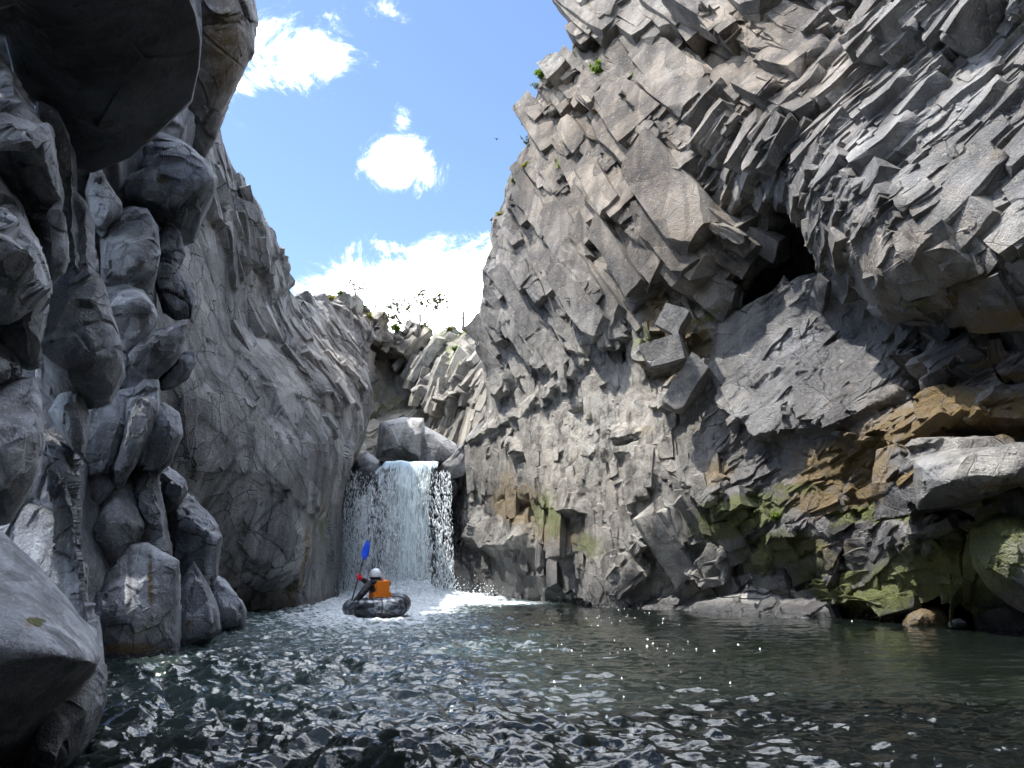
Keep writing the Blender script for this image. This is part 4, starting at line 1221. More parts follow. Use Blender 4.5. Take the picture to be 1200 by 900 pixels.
LB.append(boulder([(46, 128), (70, 140), (82, 165), (87, 205), (86, 224), (104, 242), (116, 268), (120, 330), (130, 372), (141, 404), (141, 430), (128, 468), (100, 476), (68, 470), (46, 440), (46, 400), (54, 345), (62, 300), (60, 230)], 6.3,
                  [[(48, 412, 5.6), (90, 410, 5.55), (118, 398, 5.6), (140, 405, 6.0)], [(100, 260, 6.05), (112, 330, 5.95), (125, 380, 5.75)], [(75, 300, 5.9), (80, 360, 5.7)], [(90, 455, 6.1)], [(75, 180, 6.2)]], 1.5,
                  'tall pale lichen spotted rock pillar right of the rounded boulder, undercut at its foot', amp=0.7, rnd=0.2, seed=7, blk=0.9,
                  attr={'ochre': [(74, 185, 12, 30, .25)], 'stain_shade': [(95, 445, 60, 26, .45)], 'pale': [(100, 370, 30, 30, .3), (90, 260, 16, 30, .25)]}))
LB.append(boulder([(58, 486), (70, 462), (84, 455), (96, 462), (103, 484), (104, 510), (98, 536), (84, 524), (68, 500)], 6.2, [[(80, 480, 5.9), (94, 505, 5.95)], [(74, 500, 6.1)]], 0.6,
                  'small pale pockmarked rock hanging below the lichen spotted pillar', amp=0.5, rnd=0.15, seed=8))
LB.append(boulder([(0, 520), (40, 480), (55, 515), (78, 530), (92, 546), (96, 600), (94, 630), (104, 670), (116, 730), (120, 790), (110, 820), (60, 800), (20, 700), (-20, 620)], 6.3,
                  [[(56, 520, 6.0), (76, 560, 5.75), (84, 600, 5.75), (84, 660, 5.7), (105, 760, 5.7)], [(30, 560, 6.4), (45, 640, 6.35), (70, 700, 6.1)]], 1.5,
                  'dark fluted pillar with a pale right edge rising behind the sloping boulder', amp=0.9, rnd=0.2, seed=9, blk=0.7, attr={'stain_shade': [(45, 590, 28, 80, .5)]}))
# foreground boulder and the foot beside it
LB.append(boulder([(50, 740), (90, 720), (112, 745), (118, 790), (117, 832), (100, 872), (78, 908), (50, 960), (-40, 990), (-20, 850)], 4.15,
                  [[(100, 770, 3.95), (108, 810, 3.95), (95, 850, 3.85)], [(80, 830, 3.75), (60, 900, 3.6)]], 0.9,
                  'wet lower rock at the waterline under the pale sloping boulder', M_NEAR, amp=0.8, rnd=0.2, seed=10, attr={'stain_shade': [(60, 910, 60, 50, .5)]}))
LB.append(boulder([(-90, 560), (-40, 596), (0, 627), (40, 664), (75, 704), (102, 742), (112, 768), (106, 785), (96, 805), (70, 840), (40, 890), (0, 935), (-60, 960), (-110, 900)], 3.95,
                  [[(-80, 748, 2.95), (0, 752, 3.05), (40, 764, 3.12), (75, 768, 3.2), (106, 775, 3.5)], [(-20, 690, 3.35), (30, 710, 3.4), (70, 740, 3.4)], [(-20, 640, 3.75), (35, 680, 3.72), (80, 730, 3.68)], [(60, 815, 3.55), (20, 870, 3.6), (-40, 880, 3.4)]], 1.3,
                  'big pale sloping boulder in the lower left corner with a black undercut', M_NEAR, amp=0.12, rnd=0.12, seed=11, blk=0.8, flat=0.0, attr={'moss': [(42, 728, 10, 5, .7)], 'ochre': [(40, 728, 16, 8, .5)], 'stain_shade': [(30, 850, 70, 50, .35)]}))
# wall of blocks in the middle
LB.append(boulder([(124, 208), (150, 180), (182, 154), (212, 168), (240, 192), (253, 210), (250, 224), (235, 250), (226, 282), (214, 284), (196, 270), (176, 246), (150, 246), (128, 236)], 10.2,
                  [[(150, 240, 9.4), (186, 226, 9.35), (222, 214, 9.4), (250, 212, 9.7)], [(185, 165, 10.0), (230, 195, 9.9)], [(205, 260, 10.1), (230, 240, 10.1)], [(160, 200, 9.8)]], 2.0,
                  'broad flat topped grey block jutting right below the streaked crag', amp=0.6, rnd=0.2, seed=12, attr={'ochre': [(190, 212, 12, 5, .4)], 'stain_shade': [(215, 250, 30, 22, .4)]}))
LB.append(boulder([(100, 225), (108, 195), (118, 194), (124, 214), (142, 240), (140, 252), (126, 262), (125, 272), (118, 278), (110, 262)], 9.0, [[(108, 205, 8.75), (120, 240, 8.7)]], 0.8,
                  'thin upright splinter of rock beside the black gap under the overhang', amp=0.9, rnd=0.1, seed=13))
LB.append(boulder([(118, 282), (130, 256), (150, 244), (172, 246), (184, 268), (187, 296), (182, 316), (178, 344), (164, 336), (150, 342), (122, 332)], 9.2,
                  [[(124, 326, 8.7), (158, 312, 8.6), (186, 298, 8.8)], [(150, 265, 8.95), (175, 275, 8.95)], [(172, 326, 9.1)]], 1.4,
                  'squarish blue grey block under the flat topped block', amp=0.7, rnd=0.18, seed=14, attr={'stain_shade': [(170, 330, 14, 12, .5)]}))
LB.append(boulder([(180, 282), (196, 262), (212, 274), (214, 286), (218, 300), (206, 318), (220, 330), (228, 348), (222, 372), (204, 376), (190, 366), (184, 340)], 9.9, [[(200, 300, 9.55), (196, 345, 9.5), (214, 345, 9.6)]], 1.2,
                  'cluster of sharp dark splinters at the right edge of the block wall', amp=2.2, rnd=0.15, seed=15, blk=0.5))
LB.append(boulder([(120, 340), (145, 334), (168, 342), (178, 356), (183, 370), (178, 384), (164, 402), (150, 412), (134, 404), (126, 372)], 8.9,
                  [[(126, 350, 8.6), (160, 350, 8.5), (180, 366, 8.6)], [(150, 385, 8.75)]], 1.0, 'rounded dark block between the pillar and the knife edged slab', amp=0.5, rnd=0.2, seed=16, attr={'stain_shade': [(150, 385, 26, 20, .4)]}))
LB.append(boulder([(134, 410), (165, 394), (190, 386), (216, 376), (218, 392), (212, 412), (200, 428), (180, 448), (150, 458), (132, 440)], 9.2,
                  [[(160, 402, 8.65), (190, 394, 8.65), (216, 380, 8.9)], [(170, 430, 8.95), (195, 415, 9.0)]], 1.3, 'knife edged slab with a pale top and black underside above the hanging columns', amp=0.5, rnd=0.15, seed=17, attr={'stain_shade': [(170, 432, 40, 24, .45)]}))
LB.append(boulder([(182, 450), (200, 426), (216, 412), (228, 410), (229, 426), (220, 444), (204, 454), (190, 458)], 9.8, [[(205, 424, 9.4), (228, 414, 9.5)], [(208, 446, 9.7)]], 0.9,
                  'small beak shaped block sticking out right of the knife edged slab', amp=0.4, rnd=0.12, seed=18, attr={'stain_shade': [(205, 445, 22, 12, .4)]}))
KG = None
for i_, (ol, ey, rd, lb) in enumerate([
    ([(92, 520), (100, 488), (125, 470), (152, 462), (150, 490), (138, 530), (124, 556), (96, 560)], 8.6, [[(118, 490, 8.3), (112, 545, 8.35)]], 'widest hanging column, leftmost of three under the black slab'),
    ([(150, 470), (166, 456), (181, 456), (182, 485), (166, 525), (142, 570), (124, 562), (136, 530)], 8.7, [[(166, 475, 8.3), (145, 545, 8.3)]], 'slender tilted column, middle one of three hanging under the black slab'),
    ([(176, 486), (190, 478), (206, 490), (208, 512), (200, 535), (186, 550), (166, 548), (154, 540), (164, 520)], 9.0, [[(192, 492, 8.65), (206, 506, 8.8)], [(180, 530, 8.8)]], 'stubby hanging column with a black underside, rightmost of three under the slab')]):
    LB.append(boulder(ol, ey, rd, 1.0, lb, amp=0.5, rnd=0.15, seed=20 + i_, name='rock_column', cat='rock column', attr={'stain_shade': [(150, 530, 60, 50, .4)]}))
LB.append(boulder([(94, 566), (110, 556), (126, 560), (132, 572), (120, 590), (98, 604)], 8.6, [[(112, 575, 8.4)]], 0.7, 'small flat rock tucked under the widest hanging column', amp=0.5, rnd=0.12, seed=24))
LB.append(boulder([(100, 612), (112, 588), (138, 572), (152, 574), (158, 600), (164, 624), (150, 656), (132, 674), (116, 684), (106, 660)], 8.9,
                  [[(120, 600, 8.45), (140, 600, 8.4), (138, 640, 8.45)], [(120, 655, 8.6)]], 1.0, 'smooth egg shaped boulder set in the lower left wall', amp=0.35, rnd=0.25, seed=25))
LB.append(boulder([(150, 566), (165, 552), (184, 550), (186, 580), (194, 620), (200, 655), (186, 664), (168, 650), (160, 610)], 9.2, [[(170, 570, 8.85), (178, 630, 8.8)]], 1.0,
                  'upright grey column head right of the egg shaped boulder', amp=0.5, rnd=0.18, seed=26, name='rock_column', cat='rock column'))
LB.append(boulder([(96, 670), (120, 690), (135, 668), (152, 652), (172, 652), (190, 664), (200, 668), (200, 700), (199, 750), (197, 780), (150, 790), (112, 790), (104, 730)], 8.5,
                  [[(130, 700, 8.05), (132, 765, 8.0)], [(175, 690, 8.3), (180, 760, 8.35)], [(150, 720, 8.05)]], 1.6, 'broad water streaked rock foot standing in the pool under the egg shaped boulder', amp=0.6, rnd=0.22, seed=27, blk=0.7,
                  attr={'pale': [(160, 742, 26, 9, .9)], 'ochre': [(150, 760, 50, 8, .5), (176, 680, 4, 50, .4)], 'stain_shade': [(152, 690, 3, 40, .8), (178, 700, 3, 50, .7), (105, 740, 8, 40, .7), (150, 765, 60, 6, .5)]}))
LB.append(boulder([(184, 556), (196, 550), (212, 562), (217, 575), (210, 586), (196, 600), (188, 606), (184, 584)], 10.0, [[(200, 562, 9.7), (212, 572, 9.75)], [(194, 590, 9.9)]], 0.7,
                  'glistening wet bluish rock jutting beside the upright column head', amp=0.8, rnd=0.12, seed=28, attr={'wet': [(200, 570, 30, 30, 1.0)], 'stain_shade': [(194, 590, 20, 14, .8)]}))
LB.append(boulder([(188, 606), (212, 588), (220, 592), (240, 612), (254, 634), (248, 660), (246, 690), (226, 702), (206, 740), (196, 700), (194, 650)], 10.4, [[(215, 600, 10.1), (240, 640, 10.1)], [(210, 650, 10.15), (215, 700, 10.2)]], 1.2,
                  'dark wet crumbling rock between the water streaked foot and the pale toe', amp=1.6, rnd=0.15, seed=29, blk=0.6, attr={'wet': [(215, 640, 40, 60, .9)], 'stain_shade': [(212, 640, 26, 50, .5)]}))
LB.append(boulder([(206, 720), (214, 690), (226, 664), (236, 682), (248, 705), (254, 735), (240, 752), (226, 765), (208, 766)], 9.95, [[(226, 685, 9.65), (232, 735, 9.55)]], 0.9,
                  'pale pointed toe of rock at the waterline right of the dark wet rock', amp=0.4, rnd=0.2, seed=30, attr={'ochre': [(222, 735, 8, 16, .35)], 'stain_shade': [(230, 752, 30, 8, .6)]}))
LB.append(boulder([(240, 690), (246, 676), (262, 684), (276, 700), (283, 714), (283, 736), (262, 742), (250, 748), (246, 720)], 12.0, [[(258, 695, 11.7), (276, 718, 11.7)]], 1.0,
                  'low striped rock at the waterline, last of the left boulders before the waterfall', amp=0.6, rnd=0.2, seed=31, attr={'stain_shade': [(258, 730, 8, 12, .6)]}))

# lip boulders of the waterfall and the dark rock behind the falling water
LB.append(boulder([(438, 552), (444, 522), (446, 496), (470, 490), (496, 491), (500, 520), (500, 552)], 30.4,
                  [[(450, 500, 29.9), (494, 496, 29.4), (496, 545, 29.2)], [(465, 525, 29.6), (480, 540, 29.4)]], 2.5, 'pale angular boulder sitting on the lip of the waterfall', M_BACK, amp=0.25, rnd=0.2, seed=40, flat=0.5, grow=1.04, attr={'pale': [(470, 515, 26, 26, .45)]}))
LB.append(boulder([(494, 552), (494, 498), (512, 508), (534, 521), (542, 536), (530, 552)], 30.0,
                  [[(497, 502, 29.6), (530, 524, 29.6)], [(510, 540, 29.5)]], 2.0, 'darker wedge of rock leaning against the pale boulder on the lip', M_BACK, amp=0.25, rnd=0.15, seed=43, flat=0.5, grow=1.04))
LB.append(boulder([(400, 560), (410, 540), (430, 532), (444, 542), (447, 552), (440, 570), (424, 640), (400, 640)], 27.6, [[(420, 545, 27.1), (440, 552, 27.1)], [(412, 600, 27.4)]], 1.5,
                  'dark wet rounded rock at the left end of the waterfall lip', M_BACK, amp=0.4, rnd=0.3, seed=41, attr={'wet': [(425, 560, 40, 40, 1.)], 'stain_shade': [(425, 590, 30, 60, .7)]}))
LB.append(boulder([(514, 548), (528, 536), (560, 496), (590, 486), (570, 505), (546, 526), (545, 556), (528, 560)], 28.0, [[(530, 545, 27.6), (560, 505, 27.5)]], 1.2,
                  'pale tilted slab of rock at the right end of the waterfall lip', M_BACK, amp=0.6, rnd=0.2, seed=42))

ctrl_w = [(380, 520, 30), (570, 520, 30), (380, 720, 29), (570, 720, 29), (480, 600, 30)]
PX, PY = grid_rows(540, 730, 90, [(540, 395), (730, 385)], [(540, 560), (730, 560)], 90)


def detail_w(P, fx, fy):
    ax = [np.array([0.1, 0, 1.]), np.array([1., 0, 0]), np.array([0, -1., 0])]
    h1, c1 = facets(P, ax, (1.6, .7, .8), 0.25, 0.3, k=600)
    return h1 + 0.3 * fbm(P * .8, 4, 621), c1


def attr_w(at, x, y, P):
    at['stain_shade'][:] = 0.9
    at['wet'][:] = 1.0


back_wall = cliff('cliff', PX, PY, ctrl_w, [], detail_w, attr_w, M_BACK, wraps=[('T', (0, 0, -0.1), 4, 10)])
tag(back_wall, 'black wet rock step that the waterfall drops over', 'cliff')
# ==== PART2 ========================================================= THE GORGE BEHIND THE CAMERA
def wall_path(path, z0, z1, lean, nz, ns, label, seed):
    p = np.array(path, float)
    d = np.concatenate([[0], np.cumsum(np.linalg.norm(np.diff(p, axis=0), axis=1))])
    s = np.linspace(0, d[-1], ns)
    X = np.interp(s, d, p[:, 0])
    Yy = np.interp(s, d, p[:, 1])
    zz = np.linspace(z1, z0, nz)
    G = np.zeros((nz, ns, 3))
    G[..., 0] = X[None] + lean * zz[:, None]
    G[..., 1] = Yy[None]
    G[..., 2] = zz[:, None]
    N = grid_normals(G)
    if ((np.array([0.5, -2, 3]) - G) * N).sum(-1).mean() if False else (((np.array([0.5, -2, 3]) - G) * N).sum(-1).mean() < 0):
        N = -N
    Pf = G.reshape(-1, 3)
    h1, c1 = facets(Pf, [np.array([.2, .6, .7]), np.array([.1, .8, -.6]), np.array([1, 0, 0.])], (2.4, 1.1, 1.4), 0.25, 0.4, (0, -.6, 0), k=seed)
    h = h1 + 0.5 * fbm(Pf * .4, 4, seed + 9)
    G = G + N * h.reshape(nz, ns, 1)
    at = {a: np.zeros(nz * ns) for a in ZERO_ATTRS}
    at['crack'] = 1 - c1
    o = mesh_from('cliff', G, grid_quads(nz, ns), M_CLIFF, at)
    tag(o, label, 'cliff')


wall_path([(7.3, 11.5), (8.0, 8.5), (8.3, 7.0), (8.0, 3), (7.2, -2), (7.5, -8), (5.5, -16), (0, -19)], -0.8, 21, 0.1, 110, 200, 'right gorge wall going on downstream past the frame, its end closed to block light', 700)  # raised and closed across the end to block light from behind
wall_path([(-3.6, 4.6), (-3.9, 3.0), (-4.2, 0), (-4.8, -4), (-4.2, -9), (-5.5, -16), (0.5, -18.5)], -0.8, 18, -0.1, 110, 200, 'left gorge wall going on downstream past the frame, its end closed to block light', 720)  # also heightened and bent across the end, to keep undersides dark

# ================================================================== WATER
M_WATER = bpy.data.materials.new('river_water')
M_WATER.use_nodes = True
t = NT(M_WATER.node_tree)
b = t.n['Principled BSDF']
geo = t.add('ShaderNodeNewGeometry')
mp = t.add('ShaderNodeMapping', inp={'Vector': geo.outputs['Position'], 'Scale': (1.0, 1.5, 1.0)})
foam_glint = t.add('ShaderNodeAttribute', attribute_name='foam_glint').outputs['Fac']
chop = t.add('ShaderNodeAttribute', attribute_name='chop').outputs['Fac']
fn = t.noise(mp.outputs[0], 5.5, 9, 0.72, 0.5)
fm = t.ramp(t.math('ADD', t.math('MULTIPLY', foam_glint, 1.25), t.math('MULTIPLY', t.math('SUBTRACT', fn, 0.5), 1.9)), 0.55, 0.85)
fm = t.math('MULTIPLY', fm, t.ramp(foam_glint, 0.03, 0.2))
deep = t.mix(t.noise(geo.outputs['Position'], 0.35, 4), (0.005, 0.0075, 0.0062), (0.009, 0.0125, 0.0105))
wc = t.mix(t.math('MULTIPLY', t.ramp(foam_glint, 0.15, 0.9), 0.55), deep, (0.16, 0.27, 0.27))
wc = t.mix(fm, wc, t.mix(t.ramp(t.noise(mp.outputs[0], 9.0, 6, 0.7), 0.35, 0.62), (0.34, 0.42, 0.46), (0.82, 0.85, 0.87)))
t.l.new(wc, b.inputs['Base Color'])
t.l.new(t.math('ADD', 0.035, t.math('MULTIPLY', fm, 0.5)), b.inputs['Roughness'])
b.inputs['IOR'].default_value = 1.38
r1 = t.noise(mp.outputs[0], 6.0, 3, 0.5)
r2 = t.noise(mp.outputs[0], 30.0, 4, 0.6)
hh = t.math('ADD', t.math('MULTIPLY', r1, 0.022), t.math('MULTIPLY', r2, 0.0022))
hh = t.math('MULTIPLY', hh, t.math('ADD', 0.25, chop))
hh = t.math('ADD', hh, t.math('MULTIPLY', t.math('MULTIPLY', fm, fn), 0.16))
bp = t.add('ShaderNodeBump', inp={'Strength': 0.7, 'Distance': 1.0, 'Height': hh})
t.l.new(bp.outputs[0], b.inputs['Normal'])

FALL = np.array([-4.1, 26.6])


def water_sheet():
    nr, nc = 760, 760
    Yr = 1.2 * (31.0 / 1.2) ** np.linspace(0, 1, nr)
    tt = np.linspace(-1, 1, nc)
    half = 0.80 * Yr + 1.5
    X = tt[None] * half[:, None]
    Yg = np.repeat(Yr[:, None], nc, 1)
    P = np.stack([X, Yg, np.zeros_like(X)], -1)
    q = P.reshape(-1, 3)
    dx, dy = X - FALL[0], Yg - FALL[1]
    dist = np.sqrt((dx * 0.9) ** 2 + dy ** 2)
    # the current runs from the fall towards the camera on the left
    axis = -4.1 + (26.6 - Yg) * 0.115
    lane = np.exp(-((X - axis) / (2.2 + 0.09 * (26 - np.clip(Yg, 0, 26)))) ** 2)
    fo_glint = np.clip(1.25 - dist / 5.2, 0, 1.2) + 0.60 * lane * np.clip((Yg - 8) / 12, 0, 1) + 0.36 * lane * np.clip((Yg - 1) / 5, 0, 1)  # last term paints white streaks standing in for sky reflections
    # a tongue of foam along the foot of the right wall
    fo_glint = np.maximum(fo_glint, 0.85 * np.exp(-((Yg - 22.8) / 2.6) ** 2) * (X > -5) * np.clip((2.6 - X) / 3, 0, 1))
    fo_glint = np.maximum(fo_glint, 0.13 * np.clip((Yg - 4) / 4, 0, 1))
    ch = np.clip(0.12 + 1.0 * lane + np.clip(1.0 - dist / 9, 0, 1) + 0.25 * np.exp(-((X + 1.2) / 1.8) ** 2) * (Yg < 9), 0, 1.4)
    w = q * np.array([0.85, 2.1, 0])
    n_a = fbm(w * 2.9 + np.array([0, 0, 3.1]), 2, 801).reshape(X.shape)
    n_b = fbm(w * 7.0 + np.array([4., 0, 0]), 2, 811).reshape(X.shape)
    n_c = fbm(w * 0.55, 2, 821).reshape(X.shape)
    n_e = fbm(w * 15 + np.array([9., 0, 0]), 2, 815).reshape(X.shape)
    h = 0.066 * n_a * (0.06 + ch) + 0.040 * n_b * (0.06 + ch) + 0.019 * n_e * (0.09 + ch) + 0.05 * n_c * (0.30 + ch)
    h = h * (0.75 + 1.1 * np.clip(fbm(q * np.array([.35, .5, 0]), 2, 817).reshape(X.shape) + .25, 0, 1))
    turb = np.clip(1 - dist / 5.0, 0, 1)
    n_d = ridged(q * np.array([1.6, 1.6, 0]), 4, 831).reshape(X.shape)
    n_f = ridged(q * np.array([4.5, 4.5, 0]), 3, 841).reshape(X.shape)
    h = h + turb * (0.15 * n_d + 0.07 * n_f + 0.06)
    hump = 0.42 * np.exp(-((X + 3.4) / 1.5) ** 2 - ((Yg - 26.2) / 1.0) ** 2)
    h = h + hump * (0.55 + 0.7 * n_d + 0.35 * n_f)
    P[..., 2] = h
    o = mesh_from('river', P, grid_quads(nr, nc), M_WATER, {'foam_glint': fo_glint, 'chop': ch})
    tag(o, kind='structure')


water_sheet()
bx = np.array([(-60, -60, -0.25), (60, -60, -0.25), (60, 60, -0.25), (-60, 60, -0.25)], float)
o = mesh_from('water', bx, [[0, 1, 2, 3]], M_WATER, {'foam_glint': np.zeros(4), 'chop': np.full(4, .3)})
tag(o, kind='structure')
bx = np.array([(-3000, -3000, -2.0), (3000, -3000, -2.0), (3000, 3000, -2.0), (-3000, 3000, -2.0)], float)
o = mesh_from('ground', bx, [[0, 1, 2, 3]], simple('bedrock', (0.16, 0.155, 0.15), 0.9))
tag(o, kind='structure')

# small floating foam flecks
M_FOAM = simple('foam_white', (0.80, 0.83, 0.85), 0.5, 0.05)


def flecks():
    co, qd = [], []
    r = np.random.default_rng(5)
    k = 0
    while k < 170:
        Y0 = 3.5 + 17 * r.random() ** 1.1
        x = (r.random() * 1.25 - 0.42) * 0.66 * Y0
        if vnoise(np.array([[x * .8, Y0 * .5, 1.]]), 3)[0] < 0.06:
            continue
        sx = (0.003 + 0.013 * r.random() ** 3) * (0.5 + Y0 / 12)
        sy = sx * (0.6 + 0.8 * r.random())
        n = 7
        base = len(co)
        z = 0.012 + 0.012 * r.random()
        for i in range(n):
            a = 2 * math.pi * i / n
            f = 0.6 + 0.8 * r.random()
            co.append((x + sx * f * math.cos(a), Y0 + sy * f * math.sin(a), z - 0.02))
        co.append((x, Y0, z + sx * 0.12))
        for i in range(n):
            qd.append((base + i, base + (i + 1) % n, base + n))
        k += 1
    o = mesh_from('foam_flecks', np.array(co), np.array(qd), M_FOAM)
    tag(o, kind='stuff')


flecks()

# ================================================================== WATERFALL
def fall_mat(name, thr, soft, col, sx=6.0, sz=2.2):
    m = bpy.data.materials.new(name)
    m.use_nodes = True
    t = NT(m.node_tree)
    b = t.n['Principled BSDF']
    geo = t.add('ShaderNodeNewGeometry')
    mp = t.add('ShaderNodeMapping', inp={'Vector': geo.outputs['Position'], 'Scale': (sx, 3.0, sz)})
    n = t.noise(mp.outputs[0], 1.0, 5, 0.62, 1.1)
    n2 = t.noise(mp.outputs[0], 2.6, 4, 0.6, 0.8)
    n3 = t.add('ShaderNodeMapping', inp={'Vector': geo.outputs['Position'], 'Scale': (5.0, 1.0, 0.25)})
    n3 = t.noise(n3.outputs[0], 1.0, 3)
    v = t.math('ADD', t.math('MULTIPLY', n, 0.62), t.math('MULTIPLY', n2, 0.38))
    v = t.math('ADD', v, t.math('MULTIPLY', t.math('SUBTRACT', n3, 0.5), 0.25))
    d = t.add('ShaderNodeAttribute', attribute_name='dense').outputs['Fac']
    v = t.math('ADD', v, t.math('MULTIPLY', t.math('SUBTRACT', d, 0.5), 0.42))
    al = t.ramp(v, thr - soft, thr + soft)
    zz = t.add('ShaderNodeSeparateXYZ', inp={0: geo.outputs['Position']}).outputs[2]
    c = t.mix(t.ramp(n2, 0.3, 0.7), tuple(x * 0.62 for x in col), col)
    c = t.mix(t.ramp(zz, 4.25, 4.75), c, (0.52, 0.68, 0.76))
    t.l.new(c, b.inputs['Base Color'])
    t.l.new(al, b.inputs['Alpha'])
    b.inputs['Roughness'].default_value = 0.35
    b.inputs['Subsurface Weight'].default_value = 0.0
    bp = t.add('ShaderNodeBump', inp={'Strength': 0.8, 'Distance': 0.08, 'Height': v})
    t.l.new(bp.outputs[0], b.inputs['Normal'])
    return m


LIP_Y = 27.5


def curtain(parent, dy, k, mat, dens, name='water_curtain'):
    nu, nv = 220, 260
    u = np.linspace(0, 1, nu)[None]
    v = np.linspace(0, 1, nv)[:, None]
    pl = np.interp(v, [0, .03, .15, .5, 1], [421, 416, 412, 409, 404])
    pr = np.interp(v, [0, .05, .3, 1], [514, 513, 510, 514])
    px = pl + (pr - pl) * u
    lip = np.interp(px[:1], [404, 425, 447, 452, 500, 516, 530], [553, 548, 546, 541, 541, 543, 549])
    py = lip + 1.0 * (np.sin(u * 11) + np.sin(u * 29 + 2) * .5 + np.sin(u * 5.1 + 1)) * (1 - v) + (704 - lip) * v
    Y = LIP_Y - 0.75 * np.sqrt(v) + dy + 0 * u
    P = U(px, py, Y)
    q = P.reshape(-1, 3)
    n = (0.16 * fbm(q * np.array([2.2, 1, 0.7]) + k, 3, 900 + k) + 0.07 * fbm(q * np.array([7, 1, 3.]) + k, 3, 910 + k)).reshape(nv, nu)
    P[..., 1] += n * np.clip(v * 5, 0.1, 1)
    d = dens(px, py, u + 0 * v, v + 0 * u)
    o = mesh_from(name, P, grid_quads(nv, nu), mat, {'dense': d}, parent)
    return o


wf = empty('waterfall', (-4.0, LIP_Y, 0))
tag(wf, 'white waterfall pouring over the rock lip into the pool', 'waterfall')
M_F1 = fall_mat('falling_water', 0.475, 0.075, (0.86, 0.90, 0.92))
M_F2 = fall_mat('falling_water_dense', 0.45, 0.16, (0.76, 0.87, 0.87), 9.0, 0.7)
edge = lambda u: np.clip(np.minimum(u, 1 - u) / 0.10, 0, 1)
wf_c = []
for dy_, k_, mt_, dn_ in (
    (0.0, 1, M_F1, lambda px, py, u, v: 0.50 * edge(u) + 0.30 * np.exp(-((u - 0.08) / 0.12) ** 2) * (1 - v * .5) - 0.10 * np.exp(-((u - .35) / .15) ** 2) + 0.25 * np.clip((v - .75) * 4, 0, 1) + 0.6 * np.clip((0.06 - v) * 20, 0, 1)),
    (0.22, 2, M_F1, lambda px, py, u, v: 0.46 * edge(u) - 0.12 * np.exp(-((u - .3) / .15) ** 2) + 0.4 * np.exp(-((u - .6) / .16) ** 2)),
    (-0.12, 3, M_F2, lambda px, py, u, v: 1.05 * np.exp(-((u - 0.62 - 0.03 * v) / 0.15) ** 2) + 0.55 * np.exp(-((u - .84) / .12) ** 2) + 0.25 * np.exp(-((u - .10) / .1) ** 2) * (1 - v) - 0.22)):
    oc_ = curtain(wf, dy_, k_, mt_, dn_)
    oc_.location = (-wf.location[0], -wf.location[1], -wf.location[2])
    wf_c.append(oc_)


def drops(name, N, fn, parent, mat, seed):
    r = np.random.default_rng(seed)
    P, sx, sz = fn(r, N)
    base = np.array([(1, 0, 0), (0, 1, 0), (-1, 0, 0), (0, -1, 0), (0, 0, 1), (0, 0, -1)], float)
    tri = np.array([(0, 1, 4), (1, 2, 4), (2, 3, 4), (3, 0, 4), (1, 0, 5), (2, 1, 5), (3, 2, 5), (0, 3, 5)])
    sc = np.stack([sx, sx, sz], 1)
    tilt = (r.random((N, 1)) - .5) * 0.6
    co = base[None] * sc[:, None]
    co[..., 0] += co[..., 2] * tilt
    co = co + P[:, None]
    f = tri[None] + (np.arange(N) * 6)[:, None, None]
    o = mesh_from(name, co.reshape(-1, 3), f.reshape(-1, 3), mat, None, parent)
    o['kind'] = 'stuff'
    if parent:
        o.location = tuple(-x for x in parent.location)
    return o


def fall_drops(r, N):
    u = np.where(r.random(N) < 0.35, -0.05 + 0.16 * r.random(N) ** 1.0, r.random(N) * 1.12 - 0.04)
    u = np.where(r.random(N) < 0.14, 0.90 + 0.16 * r.random(N), u)
    v = r.random(N) ** 0.8
    px = 412 - 10 * v + (108 + 14 * v) * u - 8 * v * (u < 0.1) * r.random(N)
    py = 552 + 148 * v
    P = U(px, py, LIP_Y - 0.8 * np.sqrt(v) + (r.random(N) - 0.6) * 0.7)
    s = 0.006 + 0.014 * r.random(N) ** 2
    return P, s, s * (3 + 5 * r.random(N))


def splash_drops(r, N):
    a = r.random(N) * 2 * math.pi
    d = np.abs(r.normal(0, 1, N))
    P = np.stack([-4.0 + np.cos(a) * d * 1.9, 26.3 - np.abs(np.sin(a)) * d * 0.8, 0.08 + np.abs(r.normal(0, 0.42, N)) * np.exp(-d * .3)], 1)
    s = 0.008 + 0.022 * r.random(N) ** 3
    return P, s, s * (0.8 + 0.8 * r.random(N))


M_DROP = simple('water_drops', (0.78, 0.84, 0.86), 0.3, 0.08)
drops('falling_drops', 6500, fall_drops, wf, M_DROP, 21)
drops('splash_drops', 4200, splash_drops, wf, M_DROP, 22)

m_ = bpy.data.materials.new('spray_mist')
m_.use_nodes = True
t = NT(m_.node_tree)
t.n.remove(t.n['Principled BSDF'])
pv = t.add('ShaderNodeVolumePrincipled')
pv.inputs['Color'].default_value = (0.95, 0.97, 1, 1)
pv.inputs['Density'].default_value = 0.06
t.l.new(pv.outputs[0], t.n['Material Output'].inputs['Volume'])
bm = bmesh.new()
bmesh.ops.create_icosphere(bm, subdivisions=4, radius=1, matrix=Matrix.Translation((-4.2, 26.2, 0.3)) @ Matrix.Diagonal((2.9, 1.5, 1.7, 1)))
me = bpy.data.meshes.new('mist')
bm.to_mesh(me)
bm.free()
me.materials.append(m_)
o = bpy.data.objects.new('mist', me)
COL.objects.link(o)
tag(o, kind='stuff')

